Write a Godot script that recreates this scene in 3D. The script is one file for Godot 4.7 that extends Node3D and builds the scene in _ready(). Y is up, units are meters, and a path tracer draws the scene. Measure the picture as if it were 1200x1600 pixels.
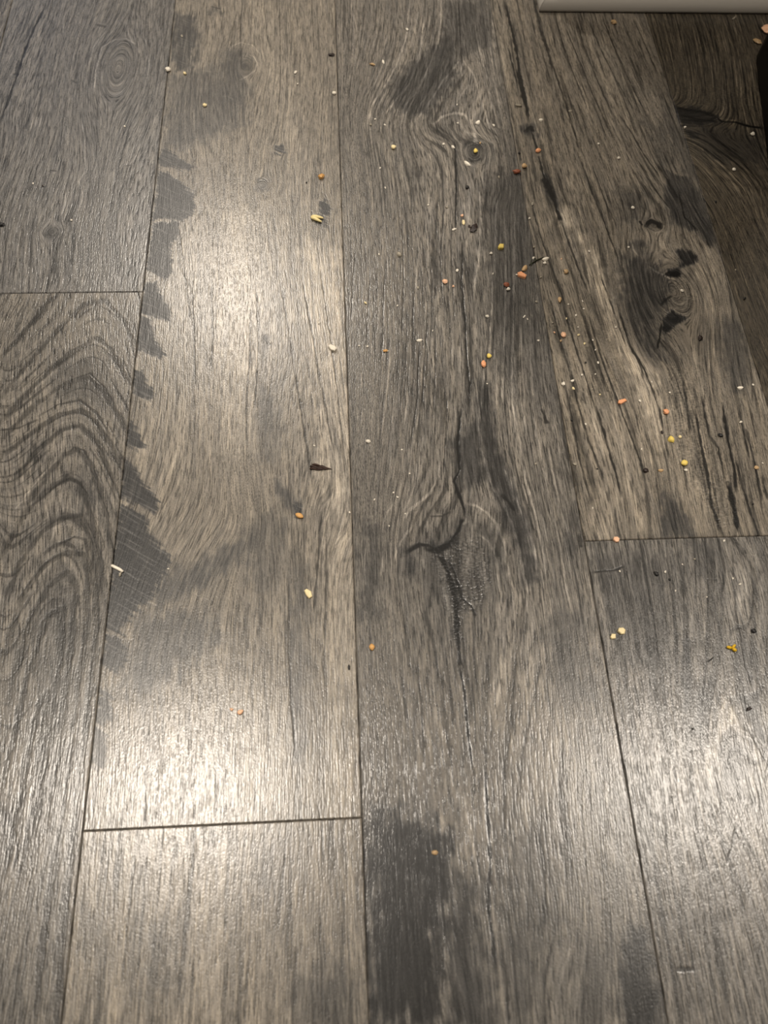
extends Node3D
# A wood-look laminate floor seen from above, with crumbs and seed hulls scattered over it,
# the pale baseboard of a wall corner and the foot of a black bin.

const PW := 0.2            # plank width
const GLOSS := 0.282        # roughness of the lacquered wear layer; charred spots are duller
const PL := 1.3            # plank length
const TW := 512            # texels across a plank
const TH := 2048           # texels along a plank
const CAM_H := 0.60545
const CAM_X := -0.00872
const FOCAL := 1207.05     # pixels of the 1200 x 1600 frame
const ROOM_H := 2.45

var cam_f: Vector3
var cam_r: Vector3
var cam_u: Vector3
var noise_a: PackedByteArray
var noise_b: PackedByteArray
var white: PackedByteArray
var made := []
var lock := Mutex.new()
var names := {}
var mats := {}

# ------------------------------------------------------------------ camera and light
func _ready() -> void:
	var p := 1.12043469
	var r := 0.08656414
	var y := 0.12598417
	cam_f = Vector3(sin(y) * cos(p), -sin(p), -cos(y) * cos(p))
	var rt := Vector3(cos(y), 0, sin(y))
	var up := rt.cross(cam_f)
	cam_r = rt * cos(r) + up * sin(r)
	cam_u = up * cos(r) - rt * sin(r)
	var cam := Camera3D.new()
	cam.name = "camera"
	cam.near = 0.02
	cam.far = 40.0
	add_child(cam)
	var lens := CameraAttributesPhysical.new()
	lens.frustum_focal_length = 18.0
	lens.exposure_aperture = 4.2
	lens.frustum_focus_distance = 0.75
	lens.frustum_near = 0.02
	lens.frustum_far = 40.0
	cam.attributes = lens
	cam.fov = rad_to_deg(2.0 * atan(800.0 / FOCAL))
	cam.transform = Transform3D(Basis(cam_r, cam_u, -cam_f), Vector3(CAM_X, CAM_H, 0))
	cam.current = true

	var env := Environment.new()
	env.background_mode = Environment.BG_COLOR
	env.background_color = Color(0.62, 0.74, 0.92)
	env.background_energy_multiplier = 0.5
	env.tonemap_mode = Environment.TONE_MAPPER_LINEAR
	env.tonemap_exposure = EXPOSURE
	env.sdfgi_enabled = true
	env.ssao_enabled = true
	env.ssil_enabled = true
	var we := WorldEnvironment.new()
	we.name = "environment"
	we.environment = env
	add_child(we)

	# recessed ceiling lamps; their mirror images in the floor give the bright patches
	for s in [Vector2(-0.51, -2.58), Vector2(-0.592, -0.33), Vector2(1.24, -0.27)]:
		downlight(s)

	build_noise()
	build_floor()
	build_room()
	build_bin()
	build_crumbs()

const EXPOSURE := 1.12

func downlight(s: Vector2) -> void:
	var t := thing("ceiling_downlight", "round white recessed downlight set in the white ceiling", "lamp", Vector3(s.x, ROOM_H, s.y), "recessed ceiling downlights")
	var st := SurfaceTool.new()
	st.begin(Mesh.PRIMITIVE_TRIANGLES)
	lathe(st, [Vector2(0.078, -0.001), Vector2(0.08, -0.006), Vector2(0.1, -0.004), Vector2(0.102, 0.0)], 40)
	part(st, "trim_ring", flat_mat("lamp_trim", Color(0.9, 0.89, 0.87), 0.5), t)
	st = SurfaceTool.new()
	st.begin(Mesh.PRIMITIVE_TRIANGLES)
	lathe(st, [Vector2(0.0, -0.003), Vector2(0.078, -0.002), Vector2(0.078, 0.0), Vector2(0.0, 0.0)], 40)
	var m := StandardMaterial3D.new()
	m.resource_name = "lamp_glow"
	m.albedo_color = Color(1, 0.97, 0.9)
	m.emission_enabled = true
	m.emission = Color(1.0, 0.93, 0.8)
	m.emission_energy_multiplier = 4.0
	part(st, "lamp_diffuser", m, t)
	var l := SpotLight3D.new()
	l.name = "lamp_light"
	l.light_energy = LAMP
	l.light_color = Color(1.0, 0.957, 0.9)
	l.light_size = 0.07
	l.spot_range = 12.0
	l.spot_attenuation = 2.0
	l.spot_angle = 62.0
	l.spot_angle_attenuation = 0.6
	l.shadow_enabled = true
	t.add_child(l)
	l.position = Vector3(0, -0.012, 0)
	l.rotation = Vector3(-PI / 2, 0, 0)

const LAMP := 4.5

# ------------------------------------------------------------------ helpers
func fl(x: float, y: float) -> Vector2:
	# the floor point (x, z) that a pixel of the photograph shows
	var d := cam_f + cam_r * ((x - 600.0) / FOCAL) - cam_u * ((y - 800.0) / FOCAL)
	var t := -CAM_H / d.y
	return Vector2(CAM_X + d.x * t, d.z * t)

func numbered(called: String) -> String:
	if not names.has(called):
		names[called] = 0
		return called
	names[called] += 1
	return "%s_%03d" % [called, names[called]]

func thing(called: String, label: String, category: String, at: Vector3, group := "") -> Node3D:
	var o := Node3D.new()
	o.name = numbered(called)
	add_child(o)
	o.position = at
	tag(o, label, category, group)
	return o

func tag(o: Node, label: String, category: String, group := "") -> void:
	o.set_meta("label", label)
	o.set_meta("category", category)
	if group != "":
		o.set_meta("group", group)

func part(st: SurfaceTool, called: String, m: Material, parent: Node) -> MeshInstance3D:
	st.generate_normals()
	var o := MeshInstance3D.new()
	o.mesh = st.commit()
	o.mesh.surface_set_material(0, m)
	o.name = called
	parent.add_child(o, true)
	return o

func flat_mat(key: String, c: Color, rough := 0.6, spec := 0.5) -> StandardMaterial3D:
	if not mats.has(key):
		var m := StandardMaterial3D.new()
		m.resource_name = key
		m.albedo_color = c
		m.roughness = rough
		m.metallic_specular = spec
		mats[key] = m
	return mats[key]

func quad(st: SurfaceTool, a: Vector3, b: Vector3, c: Vector3, d: Vector3) -> void:
	# clockwise seen from the front
	for q in [a, b, c, a, c, d]:
		st.add_vertex(q)

func box(st: SurfaceTool, lo: Vector3, hi: Vector3) -> void:
	st.set_smooth_group(-1)
	var a := Vector3(lo.x, lo.y, lo.z)
	var b := Vector3(hi.x, lo.y, lo.z)
	var c := Vector3(hi.x, lo.y, hi.z)
	var d := Vector3(lo.x, lo.y, hi.z)
	var e := Vector3(lo.x, hi.y, lo.z)
	var f := Vector3(hi.x, hi.y, lo.z)
	var g := Vector3(hi.x, hi.y, hi.z)
	var h := Vector3(lo.x, hi.y, hi.z)
	quad(st, e, f, g, h)
	quad(st, d, c, b, a)
	quad(st, h, g, c, d)
	quad(st, f, e, a, b)
	quad(st, g, f, b, c)
	quad(st, e, h, d, a)

func lathe(st: SurfaceTool, prof: Array, n: int) -> void:
	st.set_smooth_group(-1)
	for i in n:
		var a0 := TAU * i / n
		var a1 := TAU * (i + 1) / n
		for k in prof.size() - 1:
			var p: Vector2 = prof[k]
			var q: Vector2 = prof[k + 1]
			quad(st, Vector3(cos(a0) * p.x, p.y, sin(a0) * p.x), Vector3(cos(a0) * q.x, q.y, sin(a0) * q.x), Vector3(cos(a1) * q.x, q.y, sin(a1) * q.x), Vector3(cos(a1) * p.x, p.y, sin(a1) * p.x))

# ------------------------------------------------------------------ wood print
func build_noise() -> void:
	var n := FastNoiseLite.new()
	n.seed = 11
	n.noise_type = FastNoiseLite.TYPE_SIMPLEX_SMOOTH
	n.frequency = 0.05
	n.fractal_type = FastNoiseLite.FRACTAL_FBM
	n.fractal_octaves = 2
	noise_a = n.get_seamless_image(1024, 1024).get_data()
	n.seed = 47
	n.fractal_octaves = 3
	noise_b = n.get_seamless_image(1024, 1024).get_data()
	var g := RandomNumberGenerator.new()
	g.seed = 5
	white.resize(65536)
	for i in 65536:
		white[i] = g.randi() % 256

func seg_dist(px: float, py: float, ax: float, ay: float, bx: float, by: float) -> float:
	var dx := bx - ax
	var dy := by - ay
	var t := clampf(((px - ax) * dx + (py - ay) * dy) / maxf(dx * dx + dy * dy, 1e-9), 0.0, 1.0)
	dx = ax + dx * t - px
	dy = ay + dy * t - py
	return sqrt(dx * dx + dy * dy)

func local_line(P: Dictionary, flat: Array, from: int) -> PackedVector2Array:
	# photograph pixels -> metres on this plank (x across, y along)
	var out := PackedVector2Array()
	var o: Vector2 = P.at
	for k in range(from, flat.size(), 2):
		out.append(fl(flat[k], flat[k + 1]) - o)
	return out

func stroke(P: Dictionary, layer: PackedFloat32Array, flat: Array) -> PackedFloat32Array:
	# flat: width in mm, strength, x, y, x, y ...
	var w: float = flat[0] * 0.0013
	var amp: float = flat[1]
	var pts := local_line(P, flat, 2)
	var sx := TW / PW
	var sy := TH / PL
	var total := 0.0
	for k in pts.size() - 1:
		total += pts[k].distance_to(pts[k + 1])
	var run := 0.0
	for k in pts.size() - 1:
		var a := pts[k]
		var b := pts[k + 1]
		var ln := a.distance_to(b)
		var m := w * 2.2 + 0.0015
		var i0 := maxi(0, int((minf(a.x, b.x) - m) * sx))
		var i1 := mini(TW - 1, int((maxf(a.x, b.x) + m) * sx))
		var j0 := maxi(0, int((minf(a.y, b.y) - m) * sy))
		var j1 := mini(TH - 1, int((maxf(a.y, b.y) + m) * sy))
		for j in range(j0, j1 + 1):
			var v := j / sy
			var wob := (noise_b[((int(v * 1500.0) & 1023) << 10) | (int(a.x * 300.0) & 1023)] - 128) * 0.0000045
			var vary := noise_a[((int(v * 1500.0) & 1023) << 10) | (int(a.x * 900.0 + 77.0) & 1023)] / 255.0
			var wide := w * (0.25 + 0.8 * vary)
			var keep := clampf((0.75 if amp > 0.78 else 0.35) + 1.3 * noise_b[((int(v * 900.0 + 300.0) & 1023) << 10) | (int(a.x * 2000.0) & 1023)] / 255.0, 0.0, 1.0)
			for i in range(i0, i1 + 1):
				var u := i / sx + wob
				var d := seg_dist(u, v, a.x, a.y, b.x, b.y)
				if d < wide:
					var along := (run + a.distance_to(Vector2(u, v))) / total
					var f := 1.0 - d / wide
					var val := amp * keep * minf(1.0, f * 1.8) * clampf(minf(along, 1.0 - along) * 9.0 + 0.25, 0.0, 1.0)
					var at := j * TW + i
					if val > layer[at]:
						layer[at] = val
		run += ln
	return layer

func blob(P: Dictionary, layer: PackedFloat32Array, flat: Array) -> PackedFloat32Array:
	# flat: feather in mm, strength, outline x, y ... : a charred, stained or otherwise toned patch with a ragged outline
	var fe: float = flat[0] * 0.001
	var amp: float = flat[1]
	var pts := local_line(P, flat, 2)
	var sx := TW / PW
	var sy := TH / PL
	var lo := pts[0]
	var hi := pts[0]
	for q in pts:
		lo = lo.min(q)
		hi = hi.max(q)
	var m := fe * 2.6
	var seed: float = P.seed
	var saw: float = P.get("saw", 0.0)
	for j in range(maxi(0, int((lo.y - m * 2.0) * sy)), mini(TH - 1, int((hi.y + m * 2.0) * sy)) + 1):
		var v := j / sy
		for i in range(maxi(0, int((lo.x - m) * sx)), mini(TW - 1, int((hi.x + m) * sx)) + 1):
			var u := i / sx
			var rag := (noise_a[((int(v * 420.0 + seed * 90.0) & 1023) << 10) | (int(u * 6500.0) & 1023)] + noise_b[((int(v * 1100.0) & 1023) << 10) | (int(u * 1300.0 + seed * 50.0) & 1023)] - 256) / 128.0
			if saw > 0.0 and fe < 0.004:
				rag += (noise_b[((int((v * 0.9 - u * 0.55) * 5200.0) & 1023) << 10) | (int((u * 0.9 + v * 0.55) * 300.0) & 1023)] - 128) / 70.0
			var inside := false
			var d := 1.0
			var q := pts.size() - 1
			for k in pts.size():
				var a := pts[k]
				var b := pts[q]
				if (a.y > v) != (b.y > v) and u < (b.x - a.x) * (v - a.y) / (b.y - a.y) + a.x:
					inside = not inside
				d = minf(d, seg_dist(u, v, a.x, a.y, b.x, b.y))
				q = k
			d = (d if inside else -d) / fe + rag * 0.85
			if d > -1.0:
				var val := amp * smoothstep(-1.0, 1.0, d)
				var at := j * TW + i
				if val > layer[at]:
					layer[at] = val
	return layer

func empty_layer() -> PackedFloat32Array:
	var a := PackedFloat32Array()
	a.resize(TW * TH)
	return a

func make_print(n: int) -> void:
	var P: Dictionary = made[n]
	var dark := empty_layer()      # cracks and deep grain lines
	var pale := empty_layer()      # pale grain lines and pale wood
	var char_ := empty_layer()     # charcoal stain and other darker patches
	var rough := empty_layer()     # rippled, torn grain
	for s in P.get("dark", []):
		dark = stroke(P, dark, s)
	if P.has("trace"):
		for s in P.grain:
			dark = stroke(P, dark, [4.0, P.trace] + s.slice(1))
	for s in P.get("pale", []):
		pale = stroke(P, pale, s)
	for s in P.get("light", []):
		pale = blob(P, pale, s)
	for s in P.get("char", []):
		char_ = blob(P, char_, s)
	for s in P.get("torn", []):
		rough = blob(P, rough, s)
	# the run of the grain: traced lines, each a level of g, spread over a coarse grid
	var gx := []
	var gy := []
	var gd := []
	for s in P.get("grain", []):
		var pts := local_line(P, s, 1)
		var level: float = pts[0].x if s[0] == null else s[0]
		for k in pts.size() - 1:
			var steps := maxi(1, int(pts[k].distance_to(pts[k + 1]) / 0.014))
			for t in steps:
				var q := pts[k].lerp(pts[k + 1], float(t) / steps)
				gx.append(q.x)
				gy.append(q.y)
				gd.append(level - q.x)
	const NX := 41
	const NY := 131
	var grid := PackedFloat32Array()
	grid.resize(NX * NY)
	var far: float = P.get("far", 0.07)
	for j in NY:
		var v := PL * j / (NY - 1)
		for i in NX:
			var u := PW * i / (NX - 1)
			var sw := 1.0 / pow(far * far, 1.7)
			var sd := 0.0
			for k in gx.size():
				var dv: float = (gy[k] - v) * 0.45
				if absf(dv) < 0.12:
					var du: float = gx[k] - u
					var d2 := du * du + dv * dv + 0.00002
					var w := 1.0 / pow(d2, 1.7)
					sw += w
					sd += w * gd[k]
			grid[j * NX + i] = sd / sw
	# even the run of the grain out between the traced lines
	for turn in 8:
		var soft := grid.duplicate()
		for j in NY:
			for i in range(1, NX - 1):
				soft[j * NX + i] = 0.25 * grid[j * NX + i - 1] + 0.5 * grid[j * NX + i] + 0.25 * grid[j * NX + i + 1]
		grid = soft
		if turn < 3:
			soft = grid.duplicate()
			for j in range(1, NY - 1):
				for i in NX:
					soft[j * NX + i] = 0.25 * grid[(j - 1) * NX + i] + 0.5 * grid[j * NX + i] + 0.25 * grid[(j + 1) * NX + i]
			grid = soft
	if P.get("mono", 0.0) > 0.0:
		var least := -0.75 * PW / (NX - 1)
		for j in NY:
			for i in range(1, NX):
				grid[j * NX + i] = maxf(grid[j * NX + i], grid[j * NX + i - 1] + least)
	var knots := []
	for s in P.get("knots", []):      # x, y, radius across px, radius along px, ring strength
		var c := fl(s[0], s[1]) - (P.at as Vector2)
		var rx := absf(fl(s[0] + s[2], s[1]).x - fl(s[0], s[1]).x)
		var ry := absf(fl(s[0], s[1] + s[3]).y - fl(s[0], s[1]).y)
		knots.append([c.x, c.y, rx, ry, s[4]])
	var tone: float = P.tone
	var a_band: float = P.band
	var a_line: float = P.line
	var a_fib: float = P.fibre
	var a_dash: float = P.dash
	var warm: float = P.warm
	var follow: float = P.get("follow", 1.0)
	var saw: float = P.get("saw", 0.0)
	var run: float = P.get("run", 250.0)
	var lift: float = P.get("lift", 0.35)
	var seed: float = P.seed
	var line_k: float = 5200.0 * P.get("pitch", 1.0)
	var rgb := PackedByteArray()
	rgb.resize(TW * TH * 3)
	var hgt := PackedByteArray()
	hgt.resize(TW * TH)
	var dull := PackedByteArray()
	dull.resize(TW * TH / 4)
	var row := PackedFloat32Array()
	row.resize(NX)
	for j in TH:
		var v := PL * (j + 0.5) / TH
		var fj := v / PL * (NY - 1)
		var j0 := mini(int(fj), NY - 2)
		var tj := fj - j0
		for i in NX:
			row[i] = grid[j0 * NX + i] * (1.0 - tj) + grid[(j0 + 1) * NX + i] * tj
		var near := []
		for k in knots:
			if absf(v - k[1]) < k[3] * 5.0:
				near.append(k)
		var rb := (int(v * 75.0 + seed * 131.0) & 1023) << 10
		var rl := (int(v * run + seed * 57.0) & 1023) << 10
		var rs := (int(v * 330.0 + seed * 57.0) & 1023) << 10
		var rf := (int(v * 650.0 + seed * 23.0) & 1023) << 10
		var rd := (int(v * 950.0 + seed * 91.0) & 1023) << 10
		var rt := (int(v * 9000.0) & 1023) << 10
		var rp := (int(v * 11000.0 + 400.0) & 1023) << 10
		for i in TW:
			var u := PW * (i + 0.5) / TW
			var fi := u / PW * (NX - 1)
			var i0 := mini(int(fi), NX - 2)
			var ti := fi - i0
			var g := u + row[i0] * (1.0 - ti) + row[i0 + 1] * ti
			var ring := 0.0
			var calm := 1.0
			for k in near:
				var du: float = (u - k[0]) / k[2]
				var dv: float = (v - k[1]) / k[3]
				var d2 := du * du + dv * dv
				if d2 > 1.0:
					g -= du * k[2] / d2 * clampf(1.4 - d2 * 0.1, 0.0, 1.0)
				else:
					g -= du * k[2] + (1.0 - sqrt(d2)) * k[2] * 1.3
					ring = maxf(ring, k[4] * (1.0 - d2))
					calm = 0.2
			var gf := u + (g - u) * follow + seed * 0.311 + 1.0
			g += seed * 0.311 + 1.0
			var at := j * TW + i
			var band := (noise_a[rb | (int(g * 1500.0) & 1023)] - 128) / 128.0
			var ln := noise_b[rl | (int(g * line_k) & 1023)] / 255.0
			var fib := (noise_a[rf | (int(gf * 15000.0) & 1023)] - 128) / 128.0
			var streak := (noise_a[rs | (int(gf * 5000.0) & 1023)] - 128) / 128.0
			var pore := noise_b[rd | (int(gf * 19000.0) & 1023)] / 255.0
			var wn := (white[(at * 7919 + (at >> 7) * 31) & 65535] - 128) / 128.0
			var lines := calm * clampf((ln - 0.60) * 7.0, 0.0, 1.0) * clampf(0.75 + 0.8 * fib, 0.0, 1.0)
			var ridge := clampf((0.36 - ln) * 4.0, 0.0, 1.0)
			var dash := clampf((pore - 0.585) * 7.5, 0.0, 1.0)
			var fleck := clampf((0.36 - pore) * 5.0, 0.0, 1.0)
			var peel := (noise_b[rp | (int(u * 14000.0) & 1023)] - 128) / 128.0
			var dk := dark[at]
			var pl := pale[at]
			var ch := char_[at]
			var ro := rough[at]
			var torn := 0.0
			if ro > 0.01:
				torn = (noise_b[rt | (int(u * 4200.0) & 1023)] - 128) / 128.0 * ro
			var t := tone * (1.0 + a_band * band + a_fib * fib + 0.10 * wn + a_fib * 0.8 * streak)
			t *= 1.0 - a_line * lines
			t += tone * a_line * lift * ridge
			t *= 1.0 - a_dash * dash
			t += tone * a_dash * 0.45 * fleck
			t *= 1.0 - ring * 0.35
			t += torn * 0.11
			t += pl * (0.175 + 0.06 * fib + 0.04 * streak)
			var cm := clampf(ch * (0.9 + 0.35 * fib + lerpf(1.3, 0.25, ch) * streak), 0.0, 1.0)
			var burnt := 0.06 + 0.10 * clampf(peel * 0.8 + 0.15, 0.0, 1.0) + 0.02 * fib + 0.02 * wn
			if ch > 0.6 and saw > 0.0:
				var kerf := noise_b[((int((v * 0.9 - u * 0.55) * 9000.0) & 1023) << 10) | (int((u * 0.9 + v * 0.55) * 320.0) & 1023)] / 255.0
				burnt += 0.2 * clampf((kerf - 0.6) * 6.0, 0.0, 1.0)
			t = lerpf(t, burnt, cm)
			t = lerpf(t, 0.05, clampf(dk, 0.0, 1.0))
			t = clampf(t, 0.03, 0.95)
			var wm := warm * (1.0 - 0.85 * cm) + 0.8 * band * a_band + 1.0 * a_fib * streak
			var o := at * 3
			rgb[o] = int(clampf(t * (1.0 + 0.055 * wm), 0.0, 1.0) * 255.0)
			rgb[o + 1] = int(t * (1.0 - 0.005 * wm) * 255.0)
			rgb[o + 2] = int(t * (1.01 - 0.105 * wm) * 255.0)
			var h := 0.60 - 0.20 * lines * (0.3 + a_line) - 0.22 * dash * (0.3 + a_dash) + 0.10 * fleck + 0.10 * fib + 0.05 * wn + 0.10 * peel - 0.45 * dk + 0.10 * pl + 0.36 * torn - 0.10 * cm
			h = lerpf(h, 0.5, 0.45 * cm * (1.0 - ro))
			if (i & 1) == 0 and (j & 1) == 0:
				dull[(j >> 1) * (TW >> 1) + (i >> 1)] = int((GLOSS + (0.01 + 0.08 * saw) * cm) * 255.0)
			hgt[at] = int(clampf(h, 0.0, 1.0) * 255.0)
	var col := Image.create_from_data(TW, TH, false, Image.FORMAT_RGB8, rgb)
	var hei := Image.create_from_data(TW, TH, false, Image.FORMAT_L8, hgt)
	lock.lock()
	P["col"] = col
	P["hei"] = hei
	P["dull"] = Image.create_from_data(TW / 2, TH / 2, false, Image.FORMAT_L8, dull)
	lock.unlock()

# ------------------------------------------------------------------ floor
func plank_mesh(len_: float, v0: float) -> ArrayMesh:
	var st := new_st()
	add_board(st, Rect2(0, 0, PW, len_), v0, 1.0, 1.0)
	st.generate_normals()
	st.generate_tangents()
	return st.commit()

func add_board(st: SurfaceTool, r: Rect2, v0: float, ease_far: float, ease_near: float) -> void:
	# a board with eased edges; local origin at the far left corner of its row, top at y = 0
	st.set_smooth_group(-1)
	var gap := 0.00022
	var e := 0.0008
	var y1 := -0.0007
	var a := [r.position.x + gap, r.position.y + gap * ease_far, r.end.x - gap, r.end.y - gap * ease_near]
	var i := [a[0] + e, a[1] + e * ease_far, a[2] - e, a[3] - e * ease_near]
	var loops := [[a, -0.008], [a, y1], [i, 0.0]]
	for k in 2:
		var p: Array = loops[k][0]
		var q: Array = loops[k + 1][0]
		var py: float = loops[k][1]
		var qy: float = loops[k + 1][1]
		var pc := [Vector3(p[0], py, p[1]), Vector3(p[2], py, p[1]), Vector3(p[2], py, p[3]), Vector3(p[0], py, p[3])]
		var qc := [Vector3(q[0], qy, q[1]), Vector3(q[2], qy, q[1]), Vector3(q[2], qy, q[3]), Vector3(q[0], qy, q[3])]
		for c in 4:
			if (c == 0 and ease_far == 0.0) or (c == 2 and ease_near == 0.0):
				continue
			var d := (c + 1) % 4
			plank_quad(st, qc[d], qc[c], pc[c], pc[d], v0)
	plank_quad(st, Vector3(i[0], 0, i[1]), Vector3(i[2], 0, i[1]), Vector3(i[2], 0, i[3]), Vector3(i[0], 0, i[3]), v0)

func plank_quad(st: SurfaceTool, a: Vector3, b: Vector3, c: Vector3, d: Vector3, v0: float) -> void:
	for q in [a, b, c, a, c, d]:
		st.set_uv(Vector2(q.x / PW, (q.z + v0) / PL))
		st.add_vertex(q)

func build_floor() -> void:
	made = plank_prints()
	var job := WorkerThreadPool.add_group_task(make_print, made.size(), 4, true)
	WorkerThreadPool.wait_for_group_task_completion(job)
	var skins := []
	for P in made:
		var m := StandardMaterial3D.new()
		m.resource_name = "laminate_" + P.called
		m.albedo_texture = ImageTexture.create_from_image(P.col)
		m.roughness = 1.0
		m.roughness_texture = ImageTexture.create_from_image(P.dull)
		m.roughness_texture_channel = BaseMaterial3D.TEXTURE_CHANNEL_RED
		m.metallic_specular = 0.54
		m.heightmap_enabled = true
		m.heightmap_texture = ImageTexture.create_from_image(P.hei)
		m.heightmap_scale = 0.036
		m.texture_repeat = false
		skins.append(m)
	var root := Node3D.new()
	root.name = "floor"
	root.set_meta("kind", "structure")
	root.set_meta("label", "grey brown wood look laminate plank floor with dark knots")
	add_child(root)
	var st := SurfaceTool.new()
	st.begin(Mesh.PRIMITIVE_TRIANGLES)
	box(st, Vector3(-2.4, -0.06, -3.6), Vector3(2.4, -0.0085, 2.4))
	part(st, "underlay", flat_mat("underlay", Color(0.1, 0.08, 0.06), 0.9), root)
	# end joints of the rows: the rows in view have theirs from the photograph
	var joint := {-3: -0.86, -2: -0.5405, -1: -0.0434, 0: 0.17, 1: -0.2575, 2: -0.1}
	var skin_of := {"-2:-1": 0, "-2:0": 1, "-1:-1": 2, "-1:0": 3, "0:-1": 4, "1:-1": 5, "1:0": 6, "2:-1": 7}
	var meshes := {}
	for c in range(-12, 12):
		var j0: float = joint[c] if joint.has(c) else fposmod(c * 0.4371 + 0.13, 1.3) - 0.65
		for k in range(-4, 3):
			var z0 := j0 + k * PL
			var z1 := z0 + PL
			var key := "%d:%d" % [c, k]
			var cut := -3.6
			if c >= 1:
				cut = -1.003                 # the wall corner stands here
			var lo := maxf(z0, cut)
			var hi := minf(z1, 2.4)
			if c == 1 and z0 < cut:          # the row is notched and runs on beside the wall corner
				var far_end := maxf(z0, -3.6)
				var both := z1 > cut
				var st2 := new_st()
				add_board(st2, Rect2(0, 0, 0.062, minf(z1, cut) - far_end), far_end - z0, 1.0, 0.0 if both else 1.0)
				if both:
					add_board(st2, Rect2(0, cut - far_end, PW, z1 - cut), far_end - z0, 0.0, 1.0)
				st2.generate_normals()
				st2.generate_tangents()
				var s := MeshInstance3D.new()
				s.name = "plank"
				s.mesh = st2.commit()
				s.material_override = skins[5]
				root.add_child(s, true)
				s.position = Vector3(c * PW, 0, far_end)
				continue
			if hi - lo < 0.02:
				continue
			var skin: int = skin_of[key] if skin_of.has(key) else posmod(c * 5 + k * 3, 8)
			var turned := not skin_of.has(key) and posmod(c + k, 2) == 0
			var mk := "%.4f:%.4f" % [hi - lo, lo - z0]
			if not meshes.has(mk):
				meshes[mk] = plank_mesh(hi - lo, lo - z0)
			var o := MeshInstance3D.new()
			o.name = "plank"
			o.mesh = meshes[mk]
			o.material_override = skins[skin]
			root.add_child(o, true)
			o.position = Vector3(c * PW, 0, lo)
			if turned and absf(hi - lo - PL) < 0.001:
				o.rotation.y = PI
				o.position += Vector3(PW, 0, PL)

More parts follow.
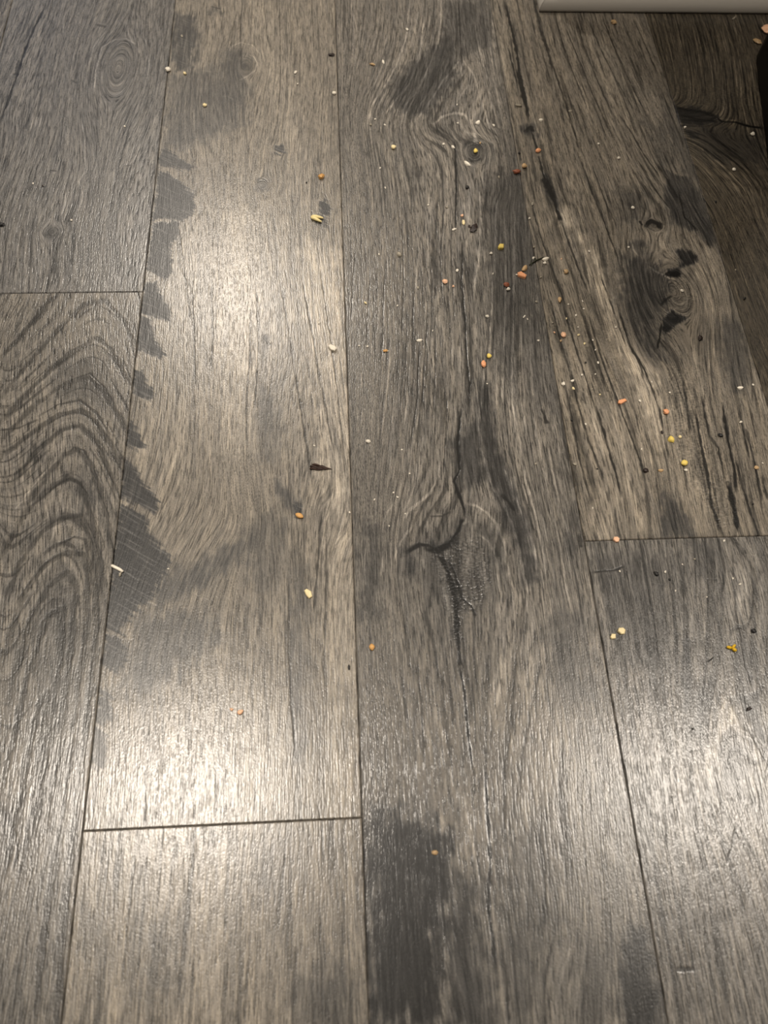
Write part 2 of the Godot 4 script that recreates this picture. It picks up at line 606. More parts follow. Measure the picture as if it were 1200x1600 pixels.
func plank_prints() -> Array:
	# Everything below is traced from the photograph in its pixels and laid on the floor plane.
	# grain: [level or null, x, y ...]; dark/pale: [width mm, strength, x, y ...]; char/light/torn: [feather mm, strength, outline]
	return [
	{"called": "ash", "seed": 1.0, "at": Vector2(-0.4, -0.5405 - PL), "tone": 0.385, "warm": 0.35, "band": 0.10, "line": 0.42, "fibre": 0.18, "dash": 0.46, "mono": 1.0, "run": 200.0,
	"grain": [
		[null, 72,0, 53,43, 33,90, 23,117, 10,160, 0,190], [null, 110,0, 85,100, 55,220, 20,320, 5,380], [null, 150,0, 122,70, 108,150, 98,230, 78,300, 64,335, 60,380, 64,450],
		[null, 172,5, 140,75, 127,187, 133,233, 133,267, 123,283, 130,307, 122,328, 108,350, 108,380, 112,450],
		[null, 258,0, 243,80, 228,160, 205,215, 190,270, 180,330, 178,450], [null, 275,0, 262,100, 250,220, 236,330, 222,450]],
	"knots": [[184,108, 24,46, 0.1], [80,362, 9,7, 0.5]],
	"dark": [[2.2,0.75, 72,8, 53,43, 36,85, 29,110, 18,140, 8,168, 0,190], [3.5,0.7, 30,95, 24,118], [1.6,0.5, 204,190, 190,240, 178,290, 170,340], [1.2,0.5, 217,83, 214,105, 207,123],
		[2.0,0.4, 195,258, 203,258], [1.5,0.45, 78,266, 88,267], [1.5,0.4, 64,292, 74,290], [1.4,0.4, 112,125, 120,130], [2.5,0.35, 150,38, 166,42]],
	"pale": [[1.6,0.7, 147,143, 150,110, 160,73, 178,62, 197,60, 210,68, 217,83], [1.3,0.6, 135,120, 145,75, 165,48], [1.4,0.7, 127,187, 133,233, 133,267, 123,283, 130,307, 122,328, 108,340],
		[1.3,0.5, 222,50, 232,75, 232,110, 222,150, 205,190], [1.2,0.5, 100,272, 102,310, 95,340], [1.3,0.5, 186,215, 178,260, 176,310], [1.0,0.5, 60,170, 40,260, 15,330]],
	"char": [[5,0.35, 72,352, 90,352, 92,372, 74,374]],
	},
	{"called": "cathedral", "seed": 2.0, "at": Vector2(-0.4, -0.5405), "tone": 0.39, "warm": 0.7, "band": 0.14, "line": 0.45, "fibre": 0.18, "dash": 0.56, "far": 0.2, "follow": 0.22, "trace": 0.42,
	"grain": [
		[0.112, 0,560, 40,515, 75,470, 95,458], [0.094, 0,620, 50,560, 90,515, 130,475, 165,470, 195,505, 212,545], [0.078, 0,660, 55,600, 110,550, 150,528, 172,545, 190,578, 203,605],
		[0.062, 0,690, 50,635, 100,600, 138,590, 160,610, 185,650, 197,675], [0.047, 0,715, 50,675, 90,648, 125,640, 150,660, 175,698, 190,730],
		[0.031, 15,760, 55,705, 95,672, 125,665, 150,690, 172,740, 183,775], [0.016, 40,790, 75,740, 100,710, 120,702, 140,725, 155,765, 170,820, 172,860],
		[0.000, 0,870, 40,800, 75,765, 105,745, 125,755, 140,800, 155,860, 160,940], [-0.016, 0,960, 30,880, 65,830, 100,808, 125,805, 140,840, 150,900, 150,980, 138,1100, 120,1250],
		[-0.031, 0,1040, 35,930, 70,880, 105,862, 130,865, 138,905, 132,990, 115,1120, 95,1280], [-0.047, 10,1100, 45,970, 75,915, 105,892, 118,915, 112,1000, 92,1150, 70,1300],
		[-0.062, 0,1240, 40,1060, 75,960, 98,950, 92,1040, 70,1180, 45,1340], [-0.078, 0,1400, 30,1240, 60,1100, 75,1080, 60,1200, 30,1380], [-0.031, 95,1280, 70,1450, 55,1590], [-0.016, 120,1250, 100,1430, 85,1590]],
	"dark": [[2.0,0.45, 60,650, 90,632, 125,625, 150,645, 172,680], [2.0,0.45, 95,600, 140,583, 162,605, 180,635], [1.6,0.5, 0,672, 30,668, 60,655],
		[2.0,0.5, 103,712, 115,699, 130,703, 145,730, 158,765], [2.2,0.5, 90,850, 115,838, 132,842, 140,880, 142,905], [3.0,0.4, 52,690, 56,720, 48,740],
		[1.5,0.6, 38,1060, 34,1110], [1.5,0.5, 60,985, 52,1050], [1.3,0.5, 112,940, 105,1040, 95,1100], [1.2,0.5, 22,1290, 26,1330, 20,1360]],
	"pale": [[1.4,0.5, 20,800, 60,748, 92,715], [1.4,0.5, 95,770, 85,830, 60,880], [1.2,0.5, 150,790, 156,850, 152,930], [1.2,0.6, 130,960, 118,1080, 105,1190], [1.2,0.5, 48,1230, 40,1270], [1.2,0.6, 12,1160, 6,1200]],
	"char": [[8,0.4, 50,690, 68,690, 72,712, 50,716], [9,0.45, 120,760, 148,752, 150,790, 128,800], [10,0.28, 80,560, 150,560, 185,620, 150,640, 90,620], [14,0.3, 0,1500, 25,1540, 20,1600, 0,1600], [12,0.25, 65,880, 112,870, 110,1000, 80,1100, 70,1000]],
	},
	{"called": "saw_marked", "seed": 3.0, "at": Vector2(-0.2, -0.0434 - PL), "tone": 0.455, "warm": 0.9, "band": 0.11, "line": 0.36, "fibre": 0.15, "dash": 0.38, "pitch": 1.25, "saw": 1.0, "follow": 0.65, "mono": 1.0, "run": 180.0, "lift": 0.25,
	"grain": [
		[null, 300,0, 292,100, 288,200, 300,300, 315,420, 318,560, 315,700, 312,780], [null, 335,0, 338,60, 325,110, 322,170, 345,230, 352,330, 358,470, 352,620, 350,740, 372,810, 402,840],
		[null, 430,0, 432,60, 428,110, 424,170, 410,230, 402,290, 412,380, 414,500, 408,600, 402,700, 412,780, 432,850], [null, 478,0, 478,150, 466,280, 472,380, 482,480, 498,560, 512,650, 530,760, 538,830],
		[null, 508,0, 512,120, 505,250, 512,380, 522,460, 532,560, 540,650], [0.145, 440,620, 432,680, 424,740, 430,790, 445,860, 452,960, 456,1080, 458,1270],
		[0.127, 405,852, 422,880, 425,960, 418,1100, 408,1280], [0.105, 378,960, 375,1080, 368,1280],
		[0.08, 312,1000, 318,1060, 318,1150, 312,1290], [0.052, 245,1040, 253,1100, 255,1180, 250,1290], [0.028, 188,1070, 195,1120, 198,1200, 195,1290],
		[0.172, 500,800, 505,900, 510,1050, 515,1270]],
	"knots": [[388,104, 15,17, 0.7], [437,232, 7,6, 0.5], [507,324, 6,11, 0.4], [412,286, 10,9, 0.2]],
	"dark": [[1.3,0.55, 300,440, 302,520, 305,600], [1.3,0.5, 330,430, 332,520, 330,580], [1.3,0.55, 392,480, 390,560, 384,640, 386,720], [1.3,0.5, 405,480, 403,560, 398,640], [1.4,0.5, 436,430, 450,510, 462,590, 478,690, 488,760],
		[1.4,0.5, 470,430, 488,520, 505,620, 522,710], [1.3,0.5, 500,420, 515,520, 528,620, 538,720], [1.2,0.45, 278,350, 290,440, 300,520], [1.6,0.5, 226,1200, 226,1290], [1.4,0.45, 302,1180, 301,1240, 304,1285], [1.4,0.4, 338,1190, 337,1280], [1.4,0.4, 245,1190, 244,1285], [1.4,0.4, 284,1210, 283,1285],
		[1.6,0.5, 502,800, 497,870, 490,950], [1.4,0.45, 510,840, 508,960, 506,1060], [2,0.4, 262,1180, 258,1230], [1.2,0.5, 375,20, 377,110], [1.2,0.5, 366,30, 360,75], [1.3,0.5, 452,900, 450,1000, 455,1100, 464,1190],
		[1.5,0.8, 458,790, 470,795, 468,803], [1.2,0.45, 401,450, 404,560], [2,0.5, 411,525, 422,540], [1.0,0.45, 437,0, 438,130, 432,200], [1.1,0.4, 412,0, 418,60, 424,80], [1.5,0.5, 331,10, 345,14]],
	"pale": [[1.5,0.8, 372,126, 388,118, 398,110, 402,98, 396,88, 386,84], [1.2,0.7, 352,88, 362,72, 376,66, 394,70, 406,84, 406,100], [1.2,0.6, 300,62, 296,110, 290,150, 287,180, 292,230, 300,250],
		[1.1,0.6, 276,65, 274,100], [1.1,0.6, 288,68, 286,100], [1.1,0.6, 280,130, 274,170, 276,210, 279,240], [1.1,0.6, 302,170, 303,200, 310,240], [1.3,0.6, 345,150, 356,150, 372,160], [1.2,0.5, 316,110, 330,112, 342,118],
		[0.9,0.6, 185,880, 215,905, 248,920], [1.2,0.7, 175,912, 200,918, 228,938, 248,946]],
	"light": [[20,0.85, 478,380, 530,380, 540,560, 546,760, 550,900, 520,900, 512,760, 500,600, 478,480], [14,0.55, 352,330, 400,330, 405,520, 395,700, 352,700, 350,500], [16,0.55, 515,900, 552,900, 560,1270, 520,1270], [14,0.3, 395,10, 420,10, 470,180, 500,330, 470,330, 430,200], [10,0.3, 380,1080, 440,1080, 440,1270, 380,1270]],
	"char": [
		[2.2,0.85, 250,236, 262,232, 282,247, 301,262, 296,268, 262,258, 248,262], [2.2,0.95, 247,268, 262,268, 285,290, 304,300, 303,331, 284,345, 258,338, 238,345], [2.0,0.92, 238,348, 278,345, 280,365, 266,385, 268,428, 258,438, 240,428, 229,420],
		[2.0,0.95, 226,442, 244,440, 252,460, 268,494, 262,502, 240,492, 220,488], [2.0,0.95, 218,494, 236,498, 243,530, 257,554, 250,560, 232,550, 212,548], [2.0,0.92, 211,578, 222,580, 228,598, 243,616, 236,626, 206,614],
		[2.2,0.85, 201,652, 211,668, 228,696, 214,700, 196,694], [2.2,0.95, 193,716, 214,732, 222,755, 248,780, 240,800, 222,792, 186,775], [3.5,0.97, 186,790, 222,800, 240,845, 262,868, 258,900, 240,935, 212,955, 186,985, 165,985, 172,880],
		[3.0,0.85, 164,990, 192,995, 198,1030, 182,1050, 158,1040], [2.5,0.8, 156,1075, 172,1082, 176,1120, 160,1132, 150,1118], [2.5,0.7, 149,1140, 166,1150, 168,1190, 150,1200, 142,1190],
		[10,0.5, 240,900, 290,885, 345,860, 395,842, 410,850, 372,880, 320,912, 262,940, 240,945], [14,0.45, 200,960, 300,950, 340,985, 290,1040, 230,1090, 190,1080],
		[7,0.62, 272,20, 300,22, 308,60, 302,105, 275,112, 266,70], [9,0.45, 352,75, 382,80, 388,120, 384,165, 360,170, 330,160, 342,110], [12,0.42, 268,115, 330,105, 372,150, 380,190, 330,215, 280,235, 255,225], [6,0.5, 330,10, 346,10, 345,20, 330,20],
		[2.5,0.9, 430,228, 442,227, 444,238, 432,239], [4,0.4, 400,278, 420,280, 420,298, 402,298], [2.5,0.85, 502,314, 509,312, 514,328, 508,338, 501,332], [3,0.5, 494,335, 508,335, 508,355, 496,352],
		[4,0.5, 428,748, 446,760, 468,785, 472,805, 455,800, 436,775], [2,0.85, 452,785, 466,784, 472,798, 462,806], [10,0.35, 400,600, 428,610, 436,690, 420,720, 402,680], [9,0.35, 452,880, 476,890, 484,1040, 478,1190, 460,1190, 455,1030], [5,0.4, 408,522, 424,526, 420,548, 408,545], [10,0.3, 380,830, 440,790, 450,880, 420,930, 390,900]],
	"torn": [[6,0.2, 190,800, 240,860, 250,920, 180,980], [5,0.25, 225,345, 300,300, 265,440, 220,545]],
	},
	{"called": "quiet", "seed": 4.0, "at": Vector2(-0.2, -0.0434), "tone": 0.445, "warm": 0.95, "band": 0.16, "line": 0.44, "fibre": 0.15, "dash": 0.4, "pitch": 0.7, "mono": 1.0, "run": 150.0,
	"grain": [[null, 150,1310, 138,1450, 128,1600], [null, 303,1290, 293,1413, 277,1600], [null, 420,1290, 405,1440, 400,1600], [null, 540,1290, 545,1440, 552,1600]],
	"dark": [[2.2,0.5, 303,1290, 300,1350, 293,1413, 286,1490, 277,1570], [1.6,0.4, 395,1400, 388,1500, 380,1600], [1.5,0.4, 210,1340, 200,1430, 190,1540]],
	"char": [[12,0.35, 455,1530, 540,1490, 565,1560, 565,1620, 440,1620], [12,0.3, 240,1440, 275,1450, 265,1560, 235,1540], [12,0.32, 400,1340, 430,1330, 432,1400, 405,1410], [10,0.25, 130,1420, 160,1425, 150,1480, 125,1480]],  # the first outline only darkens the near right corner
	"light": [[12,0.3, 300,1330, 360,1320, 340,1600, 290,1600]],
	},
	{"called": "crossed_knot", "seed": 5.0, "at": Vector2(0.0, 0.17 - PL), "tone": 0.395, "warm": 0.7, "band": 0.12, "line": 0.48, "fibre": 0.19, "dash": 0.5, "follow": 0.6, "mono": 1.0, "run": 130.0, "pitch": 1.25, "lift": 0.6,
	"grain": [
		[null, 530,0, 530,80, 534,160, 538,260, 541,360, 545,480, 548,600, 551,720, 554,850, 559,1000, 566,1280], [0.05, 600,0, 596,60, 578,110, 558,150, 552,190, 566,260],
		[0.075, 640,0, 634,60, 620,100, 598,140, 580,170, 576,200, 592,280, 598,400, 600,540, 592,660, 582,760, 576,850, 578,960], [0.092, 668,0, 660,60, 646,110, 622,150, 602,180, 600,210, 620,290, 628,400, 630,540, 622,620, 610,720, 600,790, 594,860, 598,960, 604,1100],
		[0.108, 692,0, 688,50, 676,100, 654,145, 634,165, 628,200, 648,290, 652,420, 655,540, 650,640, 638,740, 622,800, 612,850, 614,930, 628,1000, 635,1130, 640,1300],
		[0.128, 655,190, 672,155, 695,120, 718,88, 736,108, 752,160, 770,212, 786,260, 794,320], [0.135, 676,200, 693,180, 717,175, 733,187, 742,207, 746,240, 760,300, 770,380, 768,500, 757,600, 750,660, 758,720, 772,765, 798,816, 808,845, 816,890, 824,960, 835,1100],
		[0.145, 735,0, 746,60, 764,120, 782,180, 802,240], [0.175, 770,0, 778,120, 795,200, 808,280, 815,400, 820,500, 830,620, 850,720, 865,800, 880,880, 900,980],
		[0.15, 790,330, 790,480, 785,580, 783,640, 790,720, 806,770, 828,830, 838,880, 842,920, 855,1050, 868,1200, 885,1400], [0.16, 803,400, 801,520, 802,620, 812,690, 822,756, 838,808, 848,860, 860,930, 880,1060, 900,1200],
		[0.116, 690,250, 692,330, 688,400, 690,480, 690,600, 684,720, 676,765, 645,785, 622,825, 616,875, 628,950, 655,1010, 668,1120, 676,1300, 690,1500], [0.124, 712,220, 713,300, 712,400, 722,520, 724,640, 716,720, 722,780],
		[0.14, 790,890, 786,950, 770,1040, 768,1180, 775,1400], [0.128, 712,960, 718,1040, 729,1120, 738,1200, 750,1330, 768,1460, 775,1590]],
	"knots": [[740,238, 12,14, 0.4]],
	"dark": [
		[1.3,0.75, 716,0, 719,60, 722,108], [1.2,0.55, 690,255, 693,330, 688,400, 691,480], [1.7,0.85, 711,225, 713,290, 711,360], [1.5,0.8, 722,375, 721,440, 726,500, 728,545, 733,600, 732,645], [2.0,0.95, 720,640, 715,687, 718,733, 709,752, 717,773, 725,795, 724,812],
		[1.2,0.6, 698,620, 696,690, 692,740], [1.2,0.55, 600,430, 598,520, 596,560], [1.2,0.5, 628,340, 630,440, 628,520], [1.2,0.5, 655,540, 652,620, 640,700], [1.2,0.5, 668,480, 664,560, 658,640], [1.1,0.5, 556,390, 552,430, 548,500], [1.1,0.5, 577,440, 572,540], [1.2,0.5, 645,480, 644,560], [1.3,0.5, 680,520, 680,580, 676,650],
		[3.2,0.95, 688,866, 698,888, 706,912, 711,935], [4.0,0.95, 711,930, 713,960, 714,990], [2.6,0.95, 714,985, 716,1010, 718,1040], [1.9,0.95, 718,1040, 725,1080, 728,1110, 731,1150, 735,1180, 738,1200], [2.0,0.85, 700,872, 712,900, 722,935], [1.6,0.85, 722,935, 736,946, 743,962],
		[2.3,0.9, 757,1190, 760,1250, 763,1300, 765,1350, 762,1417, 769,1467, 774,1520], [1.4,0.6, 740,1200, 742,1240], [1.2,0.5, 694,1440, 690,1560], [1.6,0.6, 790,1500, 795,1600],
		[3.2,0.85, 636,862, 655,850, 672,852], [4.2,0.95, 668,855, 684,860, 698,850, 710,840], [2.6,0.95, 706,842, 716,828, 723,810], [2.5,0.6, 640,880, 640,895], [3,0.7, 846,640, 851,652, 855,662], [2.5,0.8, 786,775, 796,786, 803,798], [1.3,0.5, 838,270, 842,300],
		[2.5,0.6, 905,835, 908,855], [1.4,0.5, 703,800, 690,806, 672,806], [1.4,0.5, 870,600, 880,680, 895,760]],
	"pale": [
		[1.8,0.8, 640,0, 634,60, 620,100, 598,140, 580,165, 574,195], [1.8,0.75, 662,30, 655,90, 640,130, 615,160, 600,180, 595,205], [1.8,0.75, 690,0, 686,60, 672,100, 650,145, 632,165, 627,195], [1.4,0.6, 702,80, 686,110, 676,135, 656,165, 648,190], [1.4,0.5, 600,95, 585,130, 566,155],
		[1.9,0.85, 655,182, 672,157, 693,125, 710,105, 720,90], [1.8,0.7, 724,95, 740,117, 753,160, 768,210], [1.5,0.7, 735,20, 747,70, 757,110, 768,160, 782,215], [1.3,0.6, 763,60, 774,130, 786,200, 800,250],
		[3.0,0.85, 676,196, 690,182, 710,176, 724,178, 734,188, 741,205, 743,225], [1.2,0.6, 720,98, 722,150],
		[1.7,0.8, 749,290, 751,340, 748,400, 740,460], [1.5,0.75, 775,290, 774,380, 770,440, 767,500, 764,560], [1.8,0.85, 757,575, 752,620, 749,660, 751,700, 760,735, 770,762, 782,780], [1.5,0.75, 791,330, 790,400, 789,480, 787,540], [1.6,0.75, 785,590, 783,640, 783,665],
		[1.6,0.85, 803,330, 803,420, 801,520, 799,600, 803,650, 812,690, 815,720], [1.6,0.8, 815,720, 822,756, 836,804, 844,844, 850,880, 860,930, 866,1000], [1.6,0.75, 828,480, 829,560, 832,620, 838,680, 848,722, 858,780], [1.6,0.8, 858,780, 866,820, 874,848, 880,890, 892,960], [1.3,0.6, 856,700, 868,760, 880,810, 892,850],
		[2.0,0.95, 780,720, 796,756, 814,800, 830,842, 836,870, 840,905], [1.7,0.85, 758,720, 764,748, 780,778, 798,816, 808,842, 816,890, 822,914, 824,960], [1.4,0.7, 814,480, 815,560, 820,660, 826,690],
		[1.8,0.85, 726,786, 745,790, 760,800, 776,820, 786,846, 790,880, 796,910], [1.5,0.7, 745,832, 762,845, 774,868, 778,900, 780,930], [1.8,0.8, 688,720, 684,745, 672,770, 655,784, 640,796, 630,812], [1.5,0.7, 650,816, 632,836, 620,856, 615,878], [1.2,0.6, 600,860, 594,900], [1.0,0.5, 620,780, 604,800, 596,830],
		[1.3,0.7, 700,872, 716,906, 726,936], [1.6,0.9, 722,930, 735,940, 742,960], [1.2,0.6, 735,945, 748,938], [1.5,0.9, 724,806, 730,815, 722,818], [1.3,0.6, 780,930, 786,1000, 790,1060], [1.2,0.6, 798,900, 802,960, 806,1040],
		[1.5,0.7, 726,1240, 733,1300, 742,1345, 752,1390, 762,1420], [1.7,0.7, 641,1300, 653,1360, 663,1410, 668,1450, 677,1540], [1.6,0.7, 660,1310, 674,1360, 684,1405, 690,1450, 696,1500], [1.4,0.6, 688,1265, 695,1310, 703,1360, 712,1420], [1.3,0.6, 608,1295, 614,1340], [1.3,0.5, 700,1470, 720,1550],
		[1.3,0.6, 860,1215, 868,1290, 874,1360], [1.2,0.5, 835,1200, 842,1300], [1.2,0.5, 895,1220, 905,1290], [1.0,0.5, 640,780, 628,800], [1.0,0.5, 660,560, 655,640, 640,720], [1.0,0.5, 612,520, 606,600, 596,680]],
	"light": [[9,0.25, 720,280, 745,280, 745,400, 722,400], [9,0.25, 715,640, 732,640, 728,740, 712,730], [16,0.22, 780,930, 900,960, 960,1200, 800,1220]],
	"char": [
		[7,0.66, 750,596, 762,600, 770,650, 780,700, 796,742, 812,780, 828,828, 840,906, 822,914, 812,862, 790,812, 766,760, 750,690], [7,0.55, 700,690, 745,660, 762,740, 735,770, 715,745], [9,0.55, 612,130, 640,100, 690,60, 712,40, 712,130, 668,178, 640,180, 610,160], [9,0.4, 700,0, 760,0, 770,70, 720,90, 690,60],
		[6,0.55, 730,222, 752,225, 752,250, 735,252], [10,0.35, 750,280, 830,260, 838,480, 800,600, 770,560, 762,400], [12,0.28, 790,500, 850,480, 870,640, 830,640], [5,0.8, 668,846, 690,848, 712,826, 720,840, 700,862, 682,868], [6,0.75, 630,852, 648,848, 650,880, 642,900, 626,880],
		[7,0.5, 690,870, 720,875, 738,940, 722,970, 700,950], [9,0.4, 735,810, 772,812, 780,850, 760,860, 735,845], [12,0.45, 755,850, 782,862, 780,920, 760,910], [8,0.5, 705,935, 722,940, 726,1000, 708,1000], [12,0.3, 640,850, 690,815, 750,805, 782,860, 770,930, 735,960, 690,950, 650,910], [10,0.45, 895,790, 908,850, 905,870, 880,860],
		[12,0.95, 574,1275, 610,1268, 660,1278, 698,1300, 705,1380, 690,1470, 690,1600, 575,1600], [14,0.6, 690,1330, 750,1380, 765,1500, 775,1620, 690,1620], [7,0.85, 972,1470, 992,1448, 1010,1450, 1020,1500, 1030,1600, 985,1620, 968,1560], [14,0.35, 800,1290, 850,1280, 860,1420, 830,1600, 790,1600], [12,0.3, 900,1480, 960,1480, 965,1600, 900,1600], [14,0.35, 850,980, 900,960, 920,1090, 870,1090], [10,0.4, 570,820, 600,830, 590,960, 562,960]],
	"torn": [[5,1.3, 672,860, 745,830, 775,900, 745,960, 700,960, 680,900], [4,0.9, 700,930, 728,930, 725,1000, 704,1000], [5,0.25, 975,1450, 1015,1450, 1028,1600, 985,1600], [5,0.5, 560,180, 590,180, 590,215, 560,215]],
	},
	{"called": "burl", "seed": 6.0, "at": Vector2(0.2, -0.2575 - PL), "tone": 0.415, "warm": 1.05, "band": 0.12, "line": 0.5, "fibre": 0.16, "dash": 0.42, "pitch": 0.62, "far": 0.1, "follow": 0.85, "mono": 1.0, "run": 150.0, "lift": 0.4,
	"grain": [
		[null, 792,0, 806,70, 822,150, 832,215, 848,285, 868,335, 888,400, 912,470, 940,540, 962,600, 985,670, 1000,760, 1010,840], [null, 842,20, 850,60, 868,120, 885,180, 905,240, 930,310, 952,370, 968,430, 985,500, 1008,560, 1028,610, 1045,680],
		[null, 870,20, 890,90, 915,160, 940,230, 965,300, 985,350, 972,390, 972,440, 990,510, 1018,570], [null, 900,25, 915,80, 938,140, 965,210, 995,270, 1030,310, 1065,340], [null, 955,25, 975,80, 1000,140, 1025,200, 1050,260, 1075,310, 1100,350, 1115,385],
		[null, 990,25, 1010,80, 1035,140, 1060,210, 1085,290, 1105,340], [0.008, 826,300, 840,370, 858,430, 880,500, 906,580, 935,660, 955,720, 965,780, 972,835], [0.004, 838,430, 852,500, 875,580, 900,670, 925,760, 945,835], [0.0, 846,480, 862,560, 880,640, 898,730, 918,835],
		[0.06, 1036,680, 1042,720, 1050,790, 1060,835], [0.09, 1060,560, 1072,620, 1085,680, 1098,740, 1112,835], [0.115, 1100,470, 1105,560, 1120,640, 1136,720, 1150,835], [0.15, 1125,420, 1132,500, 1145,580, 1165,680, 1185,780, 1195,835], [0.035, 1026,720, 1032,790, 1035,835]],
	"knots": [[1050,452, 26,44, 0.25], [1021,352, 9,7, 0.6]],
	"dark": [
		[2.6,0.95, 788,0, 798,40, 806,75, 811,110, 818,140, 823,170, 826,190], [3.2,0.95, 808,110, 815,140, 821,165], [1.4,0.7, 777,0, 784,28], [1.5,0.8, 794,75, 800,100, 808,130], [4,0.85, 822,205, 830,198, 833,206], [1.8,0.85, 831,208, 836,222, 840,236], [2.2,0.85, 842,245, 848,270, 854,285], [5.5,0.95, 852,282, 858,294, 866,312], [3.0,0.9, 864,308, 870,328, 876,345], [1.5,0.6, 876,345, 885,370, 900,410, 918,455],
		[3.2,0.6, 834,0, 842,40, 856,80, 864,110], [1.6,0.6, 864,105, 880,150, 895,200, 905,235], [1.5,0.55, 850,60, 866,110, 884,165, 900,215], [1.3,0.5, 900,30, 915,80, 935,130, 955,175], [1.3,0.5, 870,40, 890,100, 910,150, 930,200], [1.4,0.55, 882,40, 905,95, 925,145, 950,200, 968,232], [1.4,0.6, 940,25, 958,70, 985,130, 1015,190], [1.2,0.5, 990,30, 1010,75, 1030,120], [1.3,0.5, 918,30, 940,80, 965,130, 990,170],
		[1.5,0.6, 905,245, 925,300, 945,350, 962,395, 970,420], [1.3,0.5, 925,260, 948,320, 966,360], [1.5,0.6, 968,180, 985,205, 1005,240, 1030,275], [2.0,0.65, 1026,255, 1042,280, 1060,312], [1.3,0.55, 1015,285, 1030,305, 1046,325],
		[1.5,0.6, 830,320, 845,370, 866,430, 885,480], [1.4,0.65, 880,480, 895,530, 915,590, 930,640], [1.8,0.75, 930,635, 940,665, 950,700, 962,740, 970,775], [1.4,0.6, 862,480, 875,530, 890,580], [1.5,0.6, 892,585, 905,640, 920,690, 940,740, 944,760], [1.3,0.6, 850,520, 862,580, 880,650], [1.4,0.6, 882,600, 895,660, 906,720, 925,790], [1.5,0.65, 920,495, 940,560, 960,615, 985,680, 1000,720, 1008,750], [1.4,0.55, 905,480, 930,550, 945,600],
		[1.7,0.7, 968,488, 984,540, 1000,570, 1005,590], [1.7,0.7, 985,540, 1005,575, 1018,605, 1030,640, 1038,680, 1045,720], [1.4,0.6, 938,430, 960,490, 978,540], [1.6,0.8, 1034,505, 1030,530, 1026,545],
		[1.8,0.7, 1066,590, 1074,640, 1078,680], [2.0,0.8, 1086,640, 1094,690, 1104,740, 1112,790, 1128,838], [1.7,0.7, 1096,620, 1108,680, 1122,700, 1132,750], [2.2,0.85, 1128,630, 1138,690, 1147,735, 1150,770], [3.5,0.9, 1137,755, 1145,785, 1152,830], [1.7,0.75, 1150,720, 1160,760, 1172,800, 1186,838], [1.5,0.65, 1165,670, 1178,720, 1190,780], [1.5,0.6, 1190,740, 1198,780], [1.5,0.6, 1160,670, 1170,715],
		[4.0,0.85, 1010,352, 1018,345, 1030,350, 1030,358], [5,0.85, 1045,428, 1056,430, 1060,424], [2,0.8, 1000,346, 1004,352], [1.5,0.7, 1060,300, 1070,340, 1090,360], [1.4,0.6, 960,800, 968,840], [2.0,0.7, 1104,376, 1110,388], [2.2,0.6, 1033,476, 1040,468, 1050,462]],
	"pale": [
		[3.0,0.6, 783,40, 788,110, 795,170, 801,220], [2.0,0.5, 815,120, 828,170, 845,215], [1.5,0.5, 895,100, 915,160, 935,215], [2.2,0.55, 1040,490, 1060,480],
		[1.6,0.9, 1013,415, 1024,424, 1036,429, 1046,435, 1054,436], [1.8,0.9, 984,375, 990,390, 997,400], [1.4,0.7, 967,385, 972,398], [1.6,0.7, 1060,493, 1072,499, 1078,496], [1.3,0.6, 1112,480, 1116,560], [1.3,0.6, 1106,530, 1108,580], [1.2,0.5, 1140,520, 1152,600], [1.2,0.6, 1160,480, 1172,560, 1188,620, 1199,650], [1.2,0.6, 1035,310, 1046,330],
		[1.4,0.6, 1046,265, 1054,290, 1060,305], [1.2,0.5, 1160,590, 1172,650], [2,0.5, 970,160, 980,185, 990,200]],
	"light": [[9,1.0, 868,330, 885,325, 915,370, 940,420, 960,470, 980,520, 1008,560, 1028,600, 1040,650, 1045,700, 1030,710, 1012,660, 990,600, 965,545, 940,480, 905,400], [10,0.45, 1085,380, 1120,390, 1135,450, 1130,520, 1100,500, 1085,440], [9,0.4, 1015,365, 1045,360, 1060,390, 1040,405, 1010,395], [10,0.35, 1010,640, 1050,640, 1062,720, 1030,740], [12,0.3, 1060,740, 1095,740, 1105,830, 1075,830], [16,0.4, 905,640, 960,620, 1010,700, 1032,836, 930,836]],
	"char": [
		[5,0.62, 1042,268, 1075,275, 1098,310, 1118,368, 1116,384, 1100,378, 1086,360, 1050,350, 1036,315], [3,0.93, 1058,390, 1078,392, 1088,400, 1084,415, 1066,416, 1060,404], [2.5,0.9, 1040,420, 1060,418, 1062,430, 1048,432], [8,0.5, 985,378, 1008,378, 1012,400, 996,402], [12,0.58, 972,400, 1010,395, 1042,436, 1044,475, 1032,505, 1032,555, 1015,560, 990,520, 970,460],
		[2.5,0.97, 1050,483, 1060,490, 1074,498, 1056,508, 1042,520, 1034,515, 1036,498], [8,0.62, 1036,770, 1052,775, 1072,815, 1085,838, 1034,838], [12,0.35, 1045,150, 1075,220, 1095,290, 1060,270, 1030,200], [10,0.35, 1120,500, 1160,500, 1175,600, 1140,610], [5,0.6, 812,200, 836,192, 838,212, 822,214], [4,0.65, 848,268, 858,275, 874,330, 862,318, 850,295], [12,0.35, 960,290, 1010,300, 1010,345, 975,350], [10,0.3, 1000,180, 1040,200, 1060,260, 1030,260]],
	"torn": [[6,1.0, 1040,430, 1068,430, 1085,470, 1060,510, 1036,520], [9,1.0, 1036,575, 1085,570, 1110,640, 1130,720, 1150,800, 1140,830, 1110,820, 1080,760, 1050,690], [6,0.7, 1050,280, 1090,300, 1110,370, 1060,350], [6,0.6, 1020,360, 1060,360, 1080,410, 1040,430], [8,0.5, 850,480, 960,500, 980,640, 900,640]],
	},
